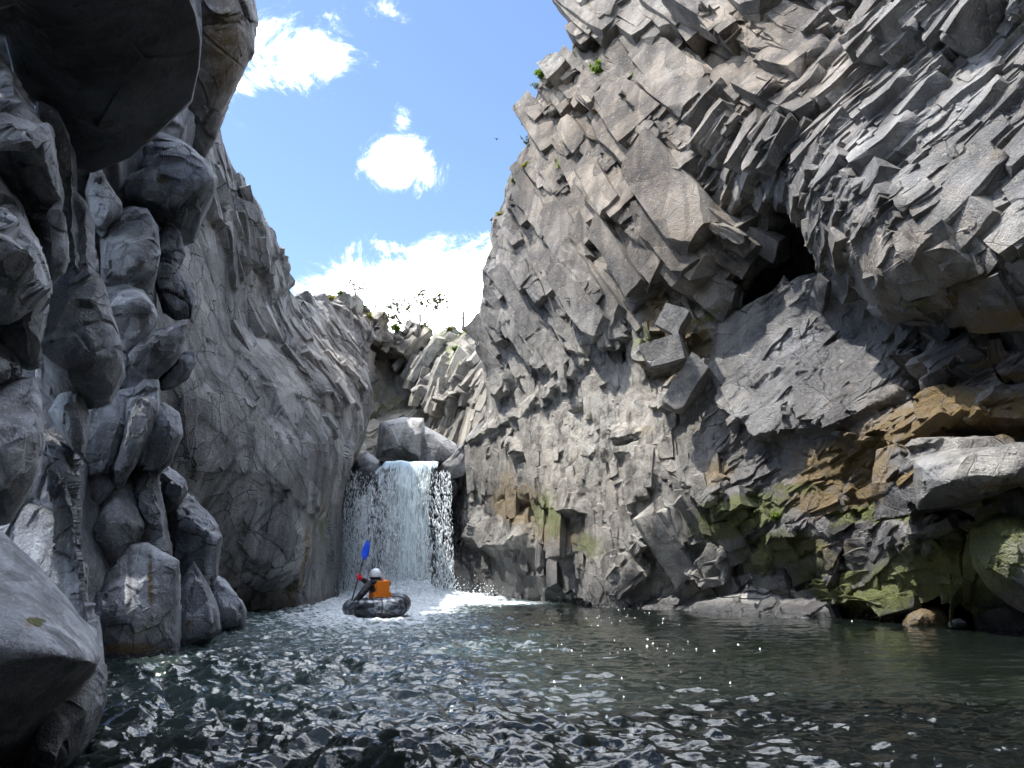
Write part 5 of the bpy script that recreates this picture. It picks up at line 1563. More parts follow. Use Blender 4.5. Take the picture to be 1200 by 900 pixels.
# slick tongue of the stream above the lip
pxs = np.linspace(444, 518, 40)
G = np.stack([U(pxs, np.full(40, 541 - 0.5 * k), np.full(40, LIP_Y + 0.35 * k)) for k in range(8)])
G[..., 2] = U(np.array([480.]), np.array([541.]), np.array([LIP_Y]))[0, 2] + 0.02 + 0.015 * np.arange(8)[:, None]
o = mesh_from('stream', G, grid_quads(8, 40), M_WATER, {'foam_glint': np.full((8, 40), .35), 'chop': np.full((8, 40), .8)})
tag(o, kind='structure')


# ================================================================== PADDLER
def capsule(bm, a, b, ra, rb, n=14, flat=None):
    a, b = Vector(a), Vector(b)
    ax = (b - a)
    l = ax.length
    ax.normalize()
    u_ = ax.orthogonal().normalized()
    if flat is not None:
        f = Vector(flat)
        u_ = (f - ax * f.dot(ax)).normalized()
    v_ = ax.cross(u_)
    rings = []
    prof = []
    for i in range(5):
        an = math.pi / 2 * (1 - i / 4)
        prof.append((-ra * math.sin(an), ra * max(0.02, math.cos(an))))
    prof.append((l * 0.5, (ra + rb) / 2))
    for i in range(5):
        an = math.pi / 2 * i / 4
        prof.append((l + rb * math.sin(an), rb * max(0.02, math.cos(an))))
    sq = 1.0
    for h, r in prof:
        rings.append([bm.verts.new(a + ax * h + (u_ * math.cos(2 * math.pi * k / n) + v_ * math.sin(2 * math.pi * k / n) * (0.72 if flat is not None else 1)) * r) for k in range(n)])
    for r0, r1 in zip(rings[:-1], rings[1:]):
        for k in range(n):
            bm.faces.new((r0[k], r0[(k + 1) % n], r1[(k + 1) % n], r1[k]))
    bm.faces.new(rings[0][::-1])
    bm.faces.new(rings[-1])


def ellipsoid(bm, c, r, rot=None, cut=None):
    m = Matrix.Translation(Vector(c)) @ (rot.to_4x4() if rot else Matrix()) @ Matrix.Diagonal((*r, 1))
    bmesh.ops.create_uvsphere(bm, u_segments=24, v_segments=16, radius=1, matrix=m)


def fuse(name, bm, mat, parent, voxel=0.012, smooth_it=6):
    """melt overlapping volumes into one continuous skin"""
    me = bpy.data.meshes.new(name)
    bm.to_mesh(me)
    bm.free()
    tmp = bpy.data.objects.new(name, me)
    COL.objects.link(tmp)
    md = tmp.modifiers.new('r', 'REMESH')
    md.mode = 'VOXEL'
    md.voxel_size = voxel
    sm = tmp.modifiers.new('s', 'SMOOTH')
    sm.iterations = smooth_it
    dg = bpy.context.evaluated_depsgraph_get()
    me2 = bpy.data.meshes.new_from_object(tmp.evaluated_get(dg))
    bpy.data.objects.remove(tmp)
    me2.name = name
    me2.polygons.foreach_set('use_smooth', np.ones(len(me2.polygons), bool))
    me2.materials.clear()
    me2.materials.append(mat)
    o = bpy.data.objects.new(name, me2)
    COL.objects.link(o)
    if parent:
        o.parent = parent
        o.matrix_parent_inverse = parent.matrix_world.inverted()
    return o


def V(px, py, Y):
    return Vector(U(np.array(px), np.array(py), np.array(float(Y))))


M_SKIN = simple('skin', (0.45, 0.27, 0.19), 0.55, 0.08)
M_JACKET = simple('dark_jacket', (0.020, 0.022, 0.030), 0.55, 0.35, 9, 0.6)
M_TROUSER = simple('dark_trousers', (0.022, 0.024, 0.03), 0.6, 0.3)
M_VEST = simple('orange_vest', (0.90, 0.22, 0.01), 0.55, 0.12, 14, 0.5)
M_STRAP = simple('black_strap', (0.015, 0.015, 0.017), 0.6)
M_GLOVE = simple('red_glove', (0.70, 0.02, 0.04), 0.55, 0.1)
M_HELMET = simple('white_helmet', (0.72, 0.74, 0.76), 0.3, 0.04)
M_SHAFT = simple('black_shaft', (0.012, 0.012, 0.014), 0.35)
M_BLADE = simple('blue_blade', (0.004, 0.085, 0.80), 0.25, 0.05)

fwd = Vector((-0.55, 0.83, 0)).normalized()
rgt = Vector((0.83, 0.55, 0)).normalized()
up = Vector((0, 0, 1))
hip = V(448, 709, 16.05)
hip.z = 0.22
sho = V(443.5, 684.5, 16.0)
head = V(440, 675, 15.95)
pt, pb = V(432, 634, 16.35), V(406, 726, 15.62)
hand_up = pt.lerp(pb, (678 - 634) / (726 - 634.0))
hand_dn = pt.lerp(pb, (714 - 634) / (726 - 634.0))
shl, shr = sho - rgt * 0.19, sho + rgt * 0.19
elb_l = (shl + hand_dn) / 2 + up * 0.02 - fwd * 0.04
elb_r = (shr + hand_up) / 2 + fwd * 0.16 - up * 0.06
person = empty('person', tuple(hip))
tag(person, 'paddler in white helmet and orange life vest seated in the raft with back turned', 'person')
bpy.context.view_layer.update()

# the body: one continuous skin
bm = bmesh.new()
ellipsoid(bm, head, (0.078, 0.098, 0.115), Matrix.Rotation(math.atan2(-fwd.x, fwd.y), 3, 'Z'))
ellipsoid(bm, head + fwd * 0.095 - up * 0.02, (0.018, 0.018, 0.026))          # nose
ellipsoid(bm, head + fwd * 0.06 - up * 0.085, (0.05, 0.05, 0.04))             # chin
for s_ in (-1, 1):
    ellipsoid(bm, head + rgt * 0.08 * s_ - up * 0.01, (0.018, 0.03, 0.035))
    ellipsoid(bm, head + fwd * 0.085 + rgt * 0.032 * s_ + up * 0.01, (0.016, 0.012, 0.01))
capsule(bm, head - up * 0.06, sho + up * 0.02, 0.055, 0.065)
capsule(bm, sho - up * 0.05, hip + up * 0.05, 0.14, 0.15, flat=rgt)
capsule(bm, shl, shr, 0.07, 0.07)
knee_l = hip + Vector((-0.22, 0.94, 0)) * 0.45 - rgt * 0.16 + up * 0.18
knee_r = hip + Vector((-0.22, 0.94, 0)) * 0.45 + rgt * 0.16 + up * 0.18
foot_l = knee_l + Vector((-0.22, 0.94, 0)) * 0.40 - up * 0.24
foot_r = knee_r + Vector((-0.22, 0.94, 0)) * 0.40 - up * 0.24
for kn, ft, s_ in ((knee_l, foot_l, -1), (knee_r, foot_r, 1)):
    capsule(bm, hip + rgt * 0.10 * s_, kn, 0.085, 0.055)
    capsule(bm, kn, ft, 0.055, 0.038)
    capsule(bm, ft, ft + fwd * 0.12 + up * 0.08, 0.04, 0.035)
shaft_dir = (pt - pb).normalized()
for sh, el, ha in ((shl, elb_l, hand_dn), (shr, elb_r, hand_up)):
    capsule(bm, sh, el, 0.052, 0.042)
    w = ha + (el - ha).normalized() * 0.09
    capsule(bm, el, w, 0.042, 0.028)
    capsule(bm, w, ha + (el - ha).normalized() * 0.03, 0.030, 0.036)
body = fuse('body', bm, M_SKIN, person)


def hand_glove(ha, el):
    bm = bmesh.new()
    w = (el - ha).normalized()
    side = shaft_dir.cross(w).normalized()
    capsule(bm, ha + w * 0.10, ha + w * 0.04, 0.040, 0.048)
    for i in range(4):
        p0 = ha + w * 0.035 + shaft_dir * (0.036 - 0.024 * i)
        ln = (0.9, 1.0, 0.95, 0.78)[i]
        p1 = p0 - w * 0.06 * ln + side * 0.030
        p2 = p1 - side * 0.045 * ln - w * 0.012
        p3 = p2 - side * 0.015 + w * 0.035 * ln
        for a_, b_ in ((p0, p1), (p1, p2), (p2, p3)):
            capsule(bm, a_, b_, 0.0135, 0.012, 10)
    t0 = ha + w * 0.05 + shaft_dir * 0.045
    t1 = ha + shaft_dir * 0.065 - side * 0.025
    capsule(bm, t0, t1, 0.016, 0.014, 10)
    capsule(bm, t1, ha + shaft_dir * 0.05 - side * 0.035 - w * 0.03, 0.014, 0.012, 10)
    return fuse('glove', bm, M_GLOVE, person, 0.006, 2)


hand_glove(hand_up, elb_r)
hand_glove(hand_dn, elb_l)
# jacket with sleeves and a hood collar
bm = bmesh.new()
capsule(bm, sho - up * 0.06, hip + up * 0.06, 0.175, 0.185, flat=rgt)
capsule(bm, shl, shr, 0.085, 0.085)
capsule(bm, sho + up * 0.02, head - up * 0.085, 0.12, 0.10)
ellipsoid(bm, head - up * 0.11 - fwd * 0.05, (0.13, 0.11, 0.06), Matrix.Rotation(math.atan2(-fwd.x, fwd.y), 3, 'Z'))
for sh, el, ha in ((shl, elb_l, hand_dn), (shr, elb_r, hand_up)):
    capsule(bm, sh, el, 0.082, 0.068)
    capsule(bm, el, ha + (el - ha).normalized() * 0.10, 0.068, 0.046)
    for f_ in (0.3, 0.6, 0.85):
        ellipsoid(bm, sh.lerp(el, f_), (0.085, 0.085, 0.03))
jk = fuse('jacket', bm, M_JACKET, person, 0.012, 3)
bm = bmesh.new()
for kn, ft, s_ in ((knee_l, foot_l, -1), (knee_r, foot_r, 1)):
    capsule(bm, hip + rgt * 0.10 * s_, kn, 0.105, 0.075)
    capsule(bm, kn, ft, 0.075, 0.055)
fuse('trousers', bm, M_TROUSER, person, 0.014, 3)
# life vest
bm = bmesh.new()
c0 = sho - up * 0.10
c1 = hip + up * 0.20
mid = (c0 + c1) / 2
rotz = Matrix.Rotation(math.atan2(rgt.y, rgt.x), 3, 'Z')
bmesh.ops.create_cube(bm, size=1, matrix=Matrix.Translation(mid - fwd * 0.145 + up * 0.03 - rgt * 0.02) @ rotz.to_4x4() @ Matrix.Diagonal((0.29, 0.08, 0.40, 1)))
bmesh.ops.create_cube(bm, size=1, matrix=Matrix.Translation(mid + fwd * 0.15) @ rotz.to_4x4() @ Matrix.Diagonal((0.34, 0.10, 0.38, 1)))
for s_ in (-1, 1):
    bmesh.ops.create_cube(bm, size=1, matrix=Matrix.Translation(mid + rgt * 0.165 * s_ - up * 0.08) @ rotz.to_4x4() @ Matrix.Diagonal((0.06, 0.24, 0.18, 1)))
    capsule(bm, sho - fwd * 0.14 + rgt * 0.11 * s_ - up * 0.06, sho + rgt * 0.11 * s_ + up * 0.085, 0.035, 0.035)
    capsule(bm, sho + rgt * 0.11 * s_ + up * 0.085, sho + fwd * 0.15 + rgt * 0.11 * s_ - up * 0.06, 0.035, 0.035)
fuse('life_vest', bm, M_VEST, person, 0.012, 16)
bm = bmesh.new()
for a_, b_ in ((-1, 1),):
    capsule(bm, mid - fwd * 0.175 - rgt * 0.15 - up * 0.13, mid - fwd * 0.175 + rgt * 0.13 - up * 0.13, 0.016, 0.016)
    capsule(bm, mid - fwd * 0.175 - rgt * 0.15 - up * 0.13, mid - rgt * 0.20 - up * 0.13, 0.016, 0.016)
    capsule(bm, mid - fwd * 0.175 + rgt * 0.13 - up * 0.13, mid + rgt * 0.20 - up * 0.13, 0.016, 0.016)
fuse('belt', bm, M_STRAP, person, 0.008, 1)
# helmet with a dark rim and ear flaps
bm = bmesh.new()
ellipsoid(bm, head + up * 0.03, (0.118, 0.14, 0.125), Matrix.Rotation(math.atan2(-fwd.x, fwd.y), 3, 'Z'))
for v in list(bm.verts):
    if v.co.z < head.z - 0.035:
        v.co.z = head.z - 0.035
hm = fuse('helmet', bm, M_HELMET, person, 0.01, 2)
bm = bmesh.new()
ellipsoid(bm, head - up * 0.030, (0.121, 0.143, 0.026), Matrix.Rotation(math.atan2(-fwd.x, fwd.y), 3, 'Z'))
hl = fuse('liner', bm, M_STRAP, person, 0.012, 2)
hl.parent = hm
hl.matrix_parent_inverse = Matrix()

# the paddle
paddle = empty('paddle', tuple(hand_dn))
tag(paddle, 'kayak paddle with a bright blue blade held upright beside the paddler', 'paddle')
bpy.context.view_layer.update()
bm = bmesh.new()
capsule(bm, pt - shaft_dir * 0.36, pb, 0.0165, 0.0165, 12)
me = bpy.data.meshes.new('shaft')
bm.to_mesh(me)
bm.free()
me.materials.append(M_SHAFT)
sh_o = bpy.data.objects.new('shaft', me)
COL.objects.link(sh_o)
sh_o.parent = paddle
sh_o.matrix_parent_inverse = paddle.matrix_world.inverted()


def blade(root, d, nrm):
    d = d.normalized()
    sd = d.cross(nrm).normalized()
    nn = sd.cross(d).normalized()
    bm = bmesh.new()
    rings = []
    for i in range(17):
        s = i / 16
        w = 0.078 * (math.sin(math.pi * min(1, s ** 0.8 * 0.93 + 0.04)) ** 0.55)
        th = 0.010 * (1 - s) + 0.004
        cz = 0.030 * math.sin(s * 2.2)
        ring = []
        for (a, e) in ((-1, 0), (-.5, .6), (0, 1), (.5, .6), (1, 0), (.5, -.3), (0, -.3), (-.5, -.3)):
            skew = 0.018 * s * a
            ring.append(bm.verts.new(root + d * (s * 0.46 + skew) + sd * (w * a) + nn * (th * e + cz - 0.012 * a * a)))
        rings.append(ring)
    for r0, r1 in zip(rings[:-1], rings[1:]):
        for k in range(8):
            bm.faces.new((r0[k], r0[(k + 1) % 8], r1[(k + 1) % 8], r1[k]))
    bm.faces.new(rings[0][::-1])
    bm.faces.new(rings[-1])
    for f in bm.faces:
        f.smooth = True
    me = bpy.data.meshes.new('blade')
    bm.to_mesh(me)
    bm.free()
    me.materials.append(M_BLADE)
    o = bpy.data.objects.new('blade', me)
    COL.objects.link(o)
    o.parent = paddle
    o.matrix_parent_inverse = paddle.matrix_world.inverted()


blade(pt - shaft_dir * 0.44, shaft_dir, Vector((-0.35, 0.93, 0.1)))
blade(pb + shaft_dir * 0.02, -shaft_dir, Vector((0.3, -0.93, 0.2)))
bm = bmesh.new()
ca = pt.lerp(pb, 0.31)
capsule(bm, ca - shaft_dir * 0.02, ca + shaft_dir * 0.02, 0.026, 0.026, 12)
me = bpy.data.meshes.new('drip_ring')
bm.to_mesh(me)
bm.free()
me.materials.append(M_SHAFT)
o = bpy.data.objects.new('drip_ring', me)
COL.objects.link(o)
o.parent = paddle
o.matrix_parent_inverse = paddle.matrix_world.inverted()

# the inflatable raft
M_RAFT = bpy.data.materials.new('raft_camouflage')
M_RAFT.use_nodes = True
t = NT(M_RAFT.node_tree)
b = t.n['Principled BSDF']
tcn = t.add('ShaderNodeTexCoord')
mpn = t.add('ShaderNodeMapping', inp={'Vector': tcn.outputs['Object'], 'Scale': (4.0, 4.0, 9.0), 'Rotation': (0.5, 0.6, 0.0)})
n_ = t.noise(mpn.outputs[0], 1.1, 3, 0.5, 1.8)
c_ = t.mix(t.ramp(n_, 0.50, 0.55), (0.018, 0.020, 0.026), (0.15, 0.17, 0.20))
t.l.new(c_, b.inputs['Base Color'])
b.inputs['Roughness'].default_value = 0.32
raft_c = V(439, 716, 16.15)
raft_c.z = 0.16
rd = Vector((-0.34, 0.94, 0)).normalized()
rs = Vector((0.94, 0.34, 0)).normalized()
raft = empty('inflatable_raft', (raft_c.x, raft_c.y, 0))
tag(raft, 'black and grey camouflage inflatable raft carrying the paddler below the waterfall', 'raft')
bpy.context.view_layer.update()


def raft_tube():
    nseg, nr = 120, 26
    G = np.zeros((nseg, nr, 3))
    for i in range(nseg):
        a = 2 * math.pi * i / nseg
        lx = 0.50 * math.sin(a) * (1 - 0.10 * math.cos(a))
        ly = 0.86 * math.cos(a)
        stern = max(0, -math.cos(a))
        rad = 0.150 + 0.02 * stern ** 1.5 + 0.035 * max(0, math.sin(a))
        lift = 0.08 * max(0, math.cos(a)) ** 2 + 0.02 * stern ** 2 + 0.10 * max(0, math.sin(a)) ** 2
        fold = 0.007 * math.sin(a * 23) + 0.004 * math.sin(a * 41 + 1)
        c = raft_c + rs * lx + rd * ly + up * lift
        out = (rs * (math.sin(a) * 0.86) + rd * (math.cos(a) * 0.50)).normalized()
        for k in range(nr):
            th = 2 * math.pi * k / nr
            r = rad + fold
            G[i, k] = c + out * (math.cos(th) * r) + up * (math.sin(th) * r)
    i = np.arange(nseg * nr).reshape(nseg, nr)
    j = np.roll(i, -1, 0)
    q = np.stack([i, np.roll(i, -1, 1), np.roll(j, -1, 1), j], -1).reshape(-1, 4)
    o = mesh_from('tube', G, q, M_RAFT, None, raft)
    o.matrix_parent_inverse = raft.matrix_world.inverted()


raft_tube()
bm = bmesh.new()
ellipsoid(bm, raft_c - up * 0.06, (0.48, 0.80, 0.05), Matrix.Rotation(math.atan2(-rd.x, rd.y), 3, 'Z'))
fuse('raft_floor', bm, M_RAFT, raft, 0.02, 1)
bm = bmesh.new()
back_c = hip - rd * 0.20 + up * 0.06
capsule(bm, back_c - rs * 0.20, back_c + rs * 0.20, 0.11, 0.11)
fuse('backrest', bm, M_RAFT, raft, 0.016, 2)
# straps and grab line round the stern
for off in (-0.30, 0.02, 0.34):
    bm = bmesh.new()
    a = math.pi + off * 2.2
    stern = max(0, -math.cos(a))
    rad = 0.150 + 0.02 * stern ** 1.5 + 0.035 * max(0, math.sin(a)) + 0.014
    c = raft_c + rs * (0.50 * math.sin(a) * (1 - 0.10 * math.cos(a))) + rd * 0.86 * math.cos(a) + up * (0.02 * stern ** 2 + 0.10 * max(0, math.sin(a)) ** 2)
    out = (rs * (math.sin(a) * 0.86) + rd * (math.cos(a) * 0.50)).normalized()
    pts = [c + out * math.cos(th) * rad + up * math.sin(th) * rad for th in np.linspace(-0.8, 3.6, 16)]
    for p0, p1 in zip(pts[:-1], pts[1:]):
        capsule(bm, p0, p1, 0.011, 0.011, 8)
    fuse('strap', bm, M_STRAP, raft, 0.006, 1)

# ================================================================== PLANTS
ALLS = np.concatenate(SURF)
APX, APY = proj(ALLS)
OKY = ALLS[:, 1] > 2


def on_rock(px, py, rad=5):
    d = (APX - px) ** 2 + (APY - py) ** 2
    m = np.where(OKY & (d < rad * rad))[0]
    if len(m) == 0:
        m = np.where(OKY)[0]
        return ALLS[m[np.argmin(d[m])]]
    return ALLS[m[np.argmin(ALLS[m, 1])]]


def leaf_mat(name, col, col2, tl=0.5):
    m = bpy.data.materials.new(name)
    m.use_nodes = True
    t = NT(m.node_tree)
    b = t.n['Principled BSDF']
    g = t.add('ShaderNodeNewGeometry')
    n = t.noise(g.outputs['Position'], 9.0, 3)
    c = t.mix(n, col, col2)
    t.l.new(c, b.inputs['Base Color'])
    b.inputs['Roughness'].default_value = 0.6
    tr = t.add('ShaderNodeBsdfTranslucent', inp={'Color': t.mix(1.0, c, (1.6, 1.7, 1.0), 'MULTIPLY')})
    mx = t.add('ShaderNodeMixShader', inp={0: tl, 1: b.outputs[0], 2: tr.outputs[0]})
    t.l.new(mx.outputs[0], t.n['Material Output'].inputs[0])
    return m


M_LEAF = leaf_mat('leaf_green', (0.05, 0.095, 0.015), (0.15, 0.20, 0.035))
M_OLIVE = leaf_mat('leaf_olive', (0.10, 0.11, 0.025), (0.26, 0.22, 0.06))
M_SPARSE = leaf_mat('leaf_sparse', (0.045, 0.055, 0.012), (0.12, 0.115, 0.03), 0.12)
M_GREY = leaf_mat('leaf_grey', (0.05, 0.07, 0.05), (0.12, 0.14, 0.10))
M_WOOD = simple('twig_wood', (0.13, 0.10, 0.075), 0.8)


def twig(bm, pts, r0, r1):
    n = len(pts) - 1
    for i in range(n):
        capsule(bm, pts[i], pts[i + 1], r0 + (r1 - r0) * i / n, r0 + (r1 - r0) * (i + 1) / n, 6)


def leaves(bm, c, n, spread, size, r):
    for _ in range(n):
        p = Vector(c) + Vector((r.gauss(0, spread), r.gauss(0, spread), r.gauss(0, spread * .45)))
        a = Vector((r.uniform(-1, 1), r.uniform(-1, 1), r.uniform(-.5, .6))).normalized()
        s = a.cross(Vector((r.uniform(-1, 1), r.uniform(-1, 1), 1))).normalized()
        l = size * r.uniform(.6, 1.3)
        mid = p + a * l * .5 + up * l * .08
        v = [bm.verts.new(x) for x in (p, mid + s * l * .26, p + a * l, mid - s * l * .26)]
        bm.faces.new(v)


def to_obj(name, bm, mat, parent):
    me = bpy.data.meshes.new(name)
    bm.to_mesh(me)
    bm.free()
    me.materials.append(mat)
    o = bpy.data.objects.new(name, me)
    COL.objects.link(o)
    if parent:
        o.parent = parent
        o.matrix_parent_inverse = parent.matrix_world.inverted()
    return o


def tree(name, px, py, Y, branches, label, leafn, size, spread, seed, cat='tree', mat=None, r0=0.05):
    r = random.Random(seed)
    base = Vector(U(np.array(px), np.array(py), np.array(float(Y))))
    root = empty(name, tuple(base))
    tag(root, label, cat)
    bpy.context.view_layer.update()
    bt, bl = bmesh.new(), bmesh.new()
    for (pts) in branches:
        P3 = [Vector(U(np.array(a), np.array(b_), np.array(Y + c))) for a, b_, c in pts]
        fine = []
        for p, q in zip(P3[:-1], P3[1:]):
            for s in (0, .33, .66):
                fine.append(p.lerp(q, s) + Vector((r.gauss(0, .02), r.gauss(0, .02), r.gauss(0, .02))))
        fine.append(P3[-1])
        twig(bt, fine, r0, r0 * .3)
        for p in fine[len(fine) // 2:]:
            leaves(bl, p, leafn, spread, size, r)
            for _ in range(2):
                e = p + Vector((r.gauss(0, spread), r.gauss(0, spread), r.gauss(0.05, spread * .5)))
                twig(bt, [p, e], r0 * .3, r0 * .15)
    to_obj('trunk', bt, M_WOOD, root)
    to_obj('crown', bl, mat or M_OLIVE, root)


tree('tree', 492, 384, 42, [
    [(490, 388, 0), (487, 372, 0), (478, 362, -.3), (466, 356, -.5), (455, 360, -.6)],
    [(492, 388, 0), (493, 370, 0), (500, 358, .2), (512, 351, .4), (526, 350, .4)],
    [(491, 388, 0), (492, 368, 0), (488, 352, .2), (494, 344, .3)],
    [(493, 388, 0), (504, 372, .3), (512, 362, .5), (514, 352, .7)],
    [(478, 388, 0), (470, 378, -.2), (462, 374, -.3), (458, 370, -.3)]], 'thin spreading tree with sparse olive leaves against the white cloud', 18, 0.26, 0.28, 3, 'tree', M_SPARSE)
tree('shrub', 415, 346, 31, [[(414, 350, 0), (412, 340, 0), (408, 334, .1)], [(416, 350, 0), (418, 342, 0), (424, 338, .2), (428, 342, .2)], [(415, 350, 0), (416, 338, 0), (415, 333, 0)]],
     'small scraggly shrub on the skyline of the left rocks', 9, 0.15, 0.16, 4, 'shrub', M_SPARSE, 0.03)
bm = bmesh.new()
dead = [V(542.5, 386, 39.5), V(543.2, 376, 39.5), V(543.0, 368, 39.5), V(544.5, 359, 39.5)]
twig(bm, dead, 0.09, 0.045)
twig(bm, [dead[1], V(540.5, 371, 39.4)], 0.04, 0.02)
dt = to_obj('dead_trunk', bm, M_WOOD, None)
tag(dt, 'bare broken tree stub standing on the far skyline beside the right cliff', 'tree stub')


def tuft(px, py, hpx, n, label, mat, seed, leaf=0.6, spread=1.0, droop=0.3, cat='plant', name='plant'):
    """stems and leaves growing out of the rock at a measured spot"""
    r = random.Random(seed)
    base = Vector(on_rock(px, py))
    H = hpx * base.y / F
    bs = bmesh.new()
    for i in range(n):
        dirv = Vector((r.uniform(-1, 1) * spread - 0.25, r.uniform(-1, .2) * .6, 1)).normalized()
        l = H * r.uniform(.5, 1.1)
        pts = [base + Vector((0, 0, -0.03))]
        for k in range(4):
            pts.append(pts[-1] + (dirv + Vector((0, 0, -droop * k * .4)) + Vector((r.gauss(0, .15), r.gauss(0, .15), 0))) * l / 4)
        twig(bs, pts, 0.008, 0.004)
        nf = len(bs.faces)
        for p in pts[1:]:
            leaves(bs, p, 7, H * (.10 if mat is not M_GREY else .03), H * .36 * leaf, r)
        bs.faces.ensure_lookup_table()
        for f in bs.faces[nf:]:
            f.material_index = 1
    o = to_obj(name, bs, M_WOOD, None)
    o.data.materials.append(mat)
    tag(o, label, cat)


TUFTS = [
    (690, 18, 14, 12, 'yellow green tuft high on the top knob of the right cliff', M_OLIVE),
    (672, 38, 16, 6, 'wispy bluish twig leaning into the sky under the top knob', M_GREY),
    (634, 96, 16, 14, 'green bush on the ledge of the right skyline', M_LEAF),
    (622, 106, 14, 6, 'wispy grey twig reaching left from the skyline ledge', M_GREY),
    (614, 166, 16, 7, 'grey green sprig jutting left from the lower right skyline', M_GREY),
    (612, 198, 9, 8, 'yellow tuft on the small ledge below the grey green sprig', M_OLIVE),
    (656, 194, 10, 12, 'dark green tuft in the notch beside the large dark plane', M_LEAF),
    (700, 84, 18, 14, 'long grass hanging by the head of the big column', M_LEAF),
    (748, 90, 16, 12, 'dark grassy clump on the shaded column face', M_LEAF),
    (698, 52, 9, 8, 'yellow sprig under the top knob of the right cliff', M_OLIVE),
    (794, 12, 10, 8, 'tuft at the top edge above the long shadowed face', M_LEAF),
    (724, 198, 6, 6, 'tiny yellow tuft on the pale lit block', M_OLIVE),
    (283, 206, 9, 10, 'yellow green tuft in the hollow of the left skyline', M_OLIVE),
    (298, 212, 8, 8, 'small bright tuft at the left skyline edge', M_LEAF),
    (505, 386, 10, 16, 'green grass patch on the far wall below the thin tree', M_LEAF),
    (546, 386, 10, 14, 'green bush at the foot of the bare tree stub', M_LEAF),
    (390, 347, 8, 12, 'low green growth on the left skyline before the shrub', M_OLIVE),
    (440, 372, 8, 10, 'low tuft in the dip of the far skyline', M_OLIVE),
    (468, 386, 11, 16, 'leafy green clump under the left arm of the thin tree', M_LEAF),
    (524, 384, 9, 12, 'olive clump on the far skyline between the tree and the stub', M_OLIVE),
    (404, 346, 9, 12, 'leafy patch left of the small shrub on the skyline', M_LEAF),
    (430, 358, 9, 12, 'green patch on the slope just right of the small shrub', M_LEAF),
    (372, 346, 7, 10, 'first low green patch where the left skyline levels out', M_OLIVE),
    (535, 412, 9, 10, 'green growth halfway down the far wall under the stub', M_LEAF),
    (648, 76, 10, 12, 'green fringe on the skyline between the two ledges', M_LEAF),
    (598, 214, 8, 9, 'small green tuft low on the right skyline', M_LEAF),
    (582, 250, 7, 8, 'lowest green tuft on the right skyline edge', M_OLIVE),
    (712, 26, 9, 9, 'grass tuft on the shoulder right of the top knob', M_LEAF),
    (906, 612, 12, 14, 'bright green weed growing from the mossy ledge', M_LEAF),
]
for i_, (a_, b_, h_, n_, lb_, mt_) in enumerate(TUFTS):
    tuft(a_, b_, h_, n_, lb_, mt_, 50 + i_, 0.8 if mt_ is not M_GREY else 0.45)

# single blocks one can tell apart on the right cliff
LB.append(boulder([(1070, 537), (1120, 525), (1210, 519), (1275, 520), (1270, 546), (1194, 568), (1130, 590), (1074, 599)], lambda x, y: 11.55 - 0.0085 * (x - 1070),
                  [[(1078, 545, 11.0), (1130, 533, 10.6), (1240, 526, 9.7)], [(1080, 588, 10.95), (1130, 580, 10.5), (1190, 560, 10.0)]], 1.2,
                  'large pale squarish block jutting out above the mossy slab', M_CLIFF, amp=0.3, rnd=0.12, seed=60, flat=0.6, grow=1.0, blk=0.8, attr={'pale': [(1150, 548, 70, 26, .35)], 'wet': [(1090, 560, 24, 40, .8)], 'ochre': [(1190, 570, 60, 8, .5)]}, name='rock_block', cat='rock block'))
LB.append(boulder([(1138, 640), (1142, 618), (1166, 604), (1200, 606), (1270, 604), (1290, 660), (1270, 722), (1210, 722), (1180, 706), (1158, 690), (1138, 664)], lambda x, y: 11.2 - 0.006 * (x - 1140),
                  [[(1150, 640, 10.8), (1180, 625, 10.4), (1240, 630, 9.9)], [(1162, 660, 10.7), (1200, 656, 10.1), (1250, 655, 9.7)], [(1200, 700, 10.6), (1240, 700, 10.2)]], 1.2,
                  'rounded moss covered boulder at the right edge beside the water cave', M_CLIFF, amp=0.5, rnd=0.2, seed=61, grow=1.0, blk=0.7, attr={'moss': [(1165, 640, 34, 50, 1.0), (1200, 615, 60, 16, .7)], 'wet': [(1200, 670, 70, 50, .7)], 'pale': [(1200, 640, 20, 12, .4)]}))
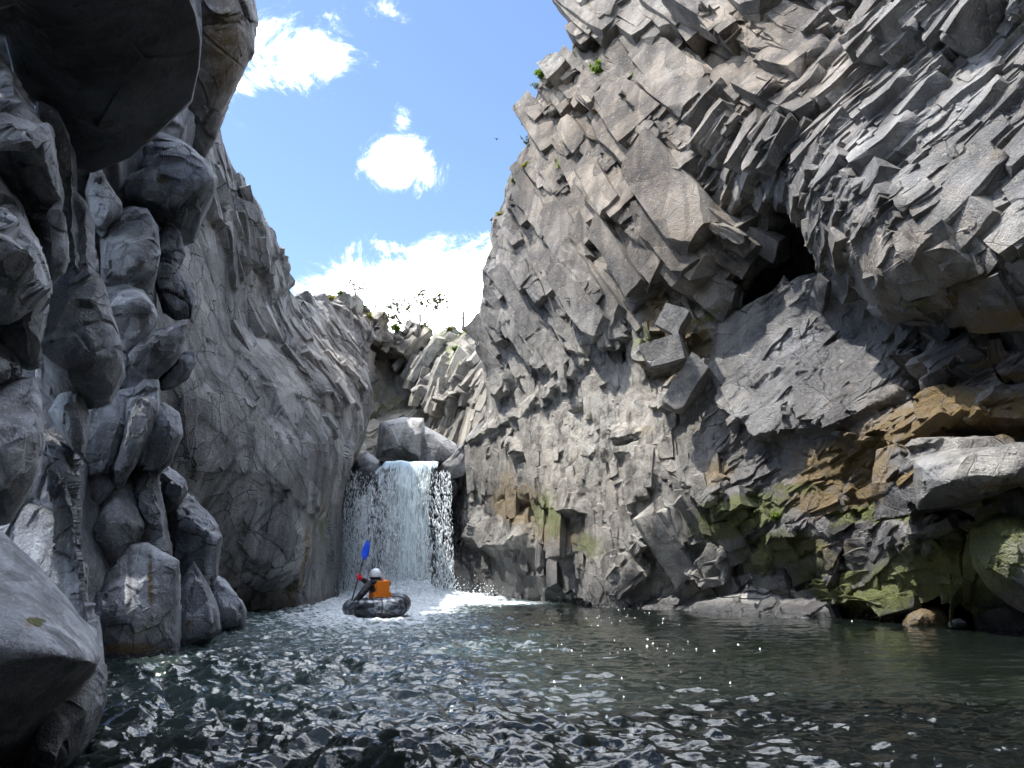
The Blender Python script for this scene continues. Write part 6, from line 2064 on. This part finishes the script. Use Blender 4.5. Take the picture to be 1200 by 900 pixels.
def loose_block(px, py, Y, ang, l, w, d, unit, label):
    """a broken joint block lying on the cliff: length, width, depth in metres, its long side turned by ang in the face"""
    c = U(np.array(px), np.array(py), np.array(float(Y)))
    n = -ray(px, py)
    n = n + np.array([-0.25, 0, 0.25])
    n /= np.linalg.norm(n)
    h = np.cross(Z, n)
    h /= np.linalg.norm(h)
    v = np.cross(n, h)
    u = h * math.cos(R(ang)) + v * math.sin(R(ang))
    w_ = np.cross(n, u)
    co, fa = UNIT[unit]
    M = np.stack([u * l, w_ * w, n * d])
    P = c + co @ M
    P = P + np.stack([fbm(P * 4 + 19 * m, 3, 870 + m) for m in range(3)], 1) * 0.06
    at = {a_: np.zeros(len(P)) for a_ in ZERO_ATTRS}
    at['pale'] += 0.18
    o = mesh_from('rock_block', P, fa, M_CLIFF, at)
    bm = bmesh.new()
    bm.from_mesh(o.data)
    bmesh.ops.recalc_face_normals(bm, faces=bm.faces)
    bm.to_mesh(o.data)
    bm.free()
    o.data.set_sharp_from_angle(angle=R(33))
    tag(o, label, 'rock block')


loose_block(791, 376, 17.2, 60, .72, .62, .7, 3, 'upper pale loose block in the mossy gully left of the cave')
loose_block(781, 414, 17.2, 12, 1.1, .74, .8, 9, 'cracked pale loose block below the upper one in the mossy gully')
loose_block(804, 452, 17.2, 52, 1.45, .62, .6, 14, 'long tilted loose slab lowest in the mossy gully')

# stones in the little water cave on the right
LB.append(boulder([(1056, 736), (1066, 716), (1084, 708), (1106, 712), (1118, 722), (1118, 738), (1090, 746)], 13.6, [[(1085, 722, 13.2)]], 0.8,
                  'reddish brown boulder in the water cave at the foot of the right cliff', M_BOULDER, amp=0.4, rnd=0.2, seed=50, attr={'ochre': [(1085, 722, 40, 20, .55)]}))
M_PALE = rock_mat('pale_stone', (0.6, 0.6, 0.58), (0.75, 0.75, 0.73), (0.65, 0.64, 0.6), 0.1, 0.1)
LB.append(boulder([(1110, 734), (1114, 727), (1124, 725), (1132, 729), (1134, 735), (1122, 738)], 12.7, [[(1122, 730, 12.6)]], 0.2, 'small white stone at the mouth of the water cave', M_PALE, name='stone', cat='stone', amp=0.3, rnd=0.05, seed=51))

# a bird far up in the sky
bm = bmesh.new()
bp_ = V(582, 163, 40)
ellipsoid(bm, bp_, (0.04, 0.09, 0.035))
ellipsoid(bm, bp_ + Vector((0, .09, .01)), (.025, .03, .025))
for s_ in (-1, 1):
    v4 = [bm.verts.new(bp_ + Vector(x)) for x in ((s_ * .02, .04, .01), (s_ * .10, .03, .05), (s_ * .16, -.04, .02), (s_ * .02, -.04, .01))]
    bm.faces.new(v4)
bird = to_obj('bird', bm, simple('dark_feathers', (0.03, 0.03, 0.035), 0.7), None)
tag(bird, 'tiny dark bird flying in the blue gap', 'bird')
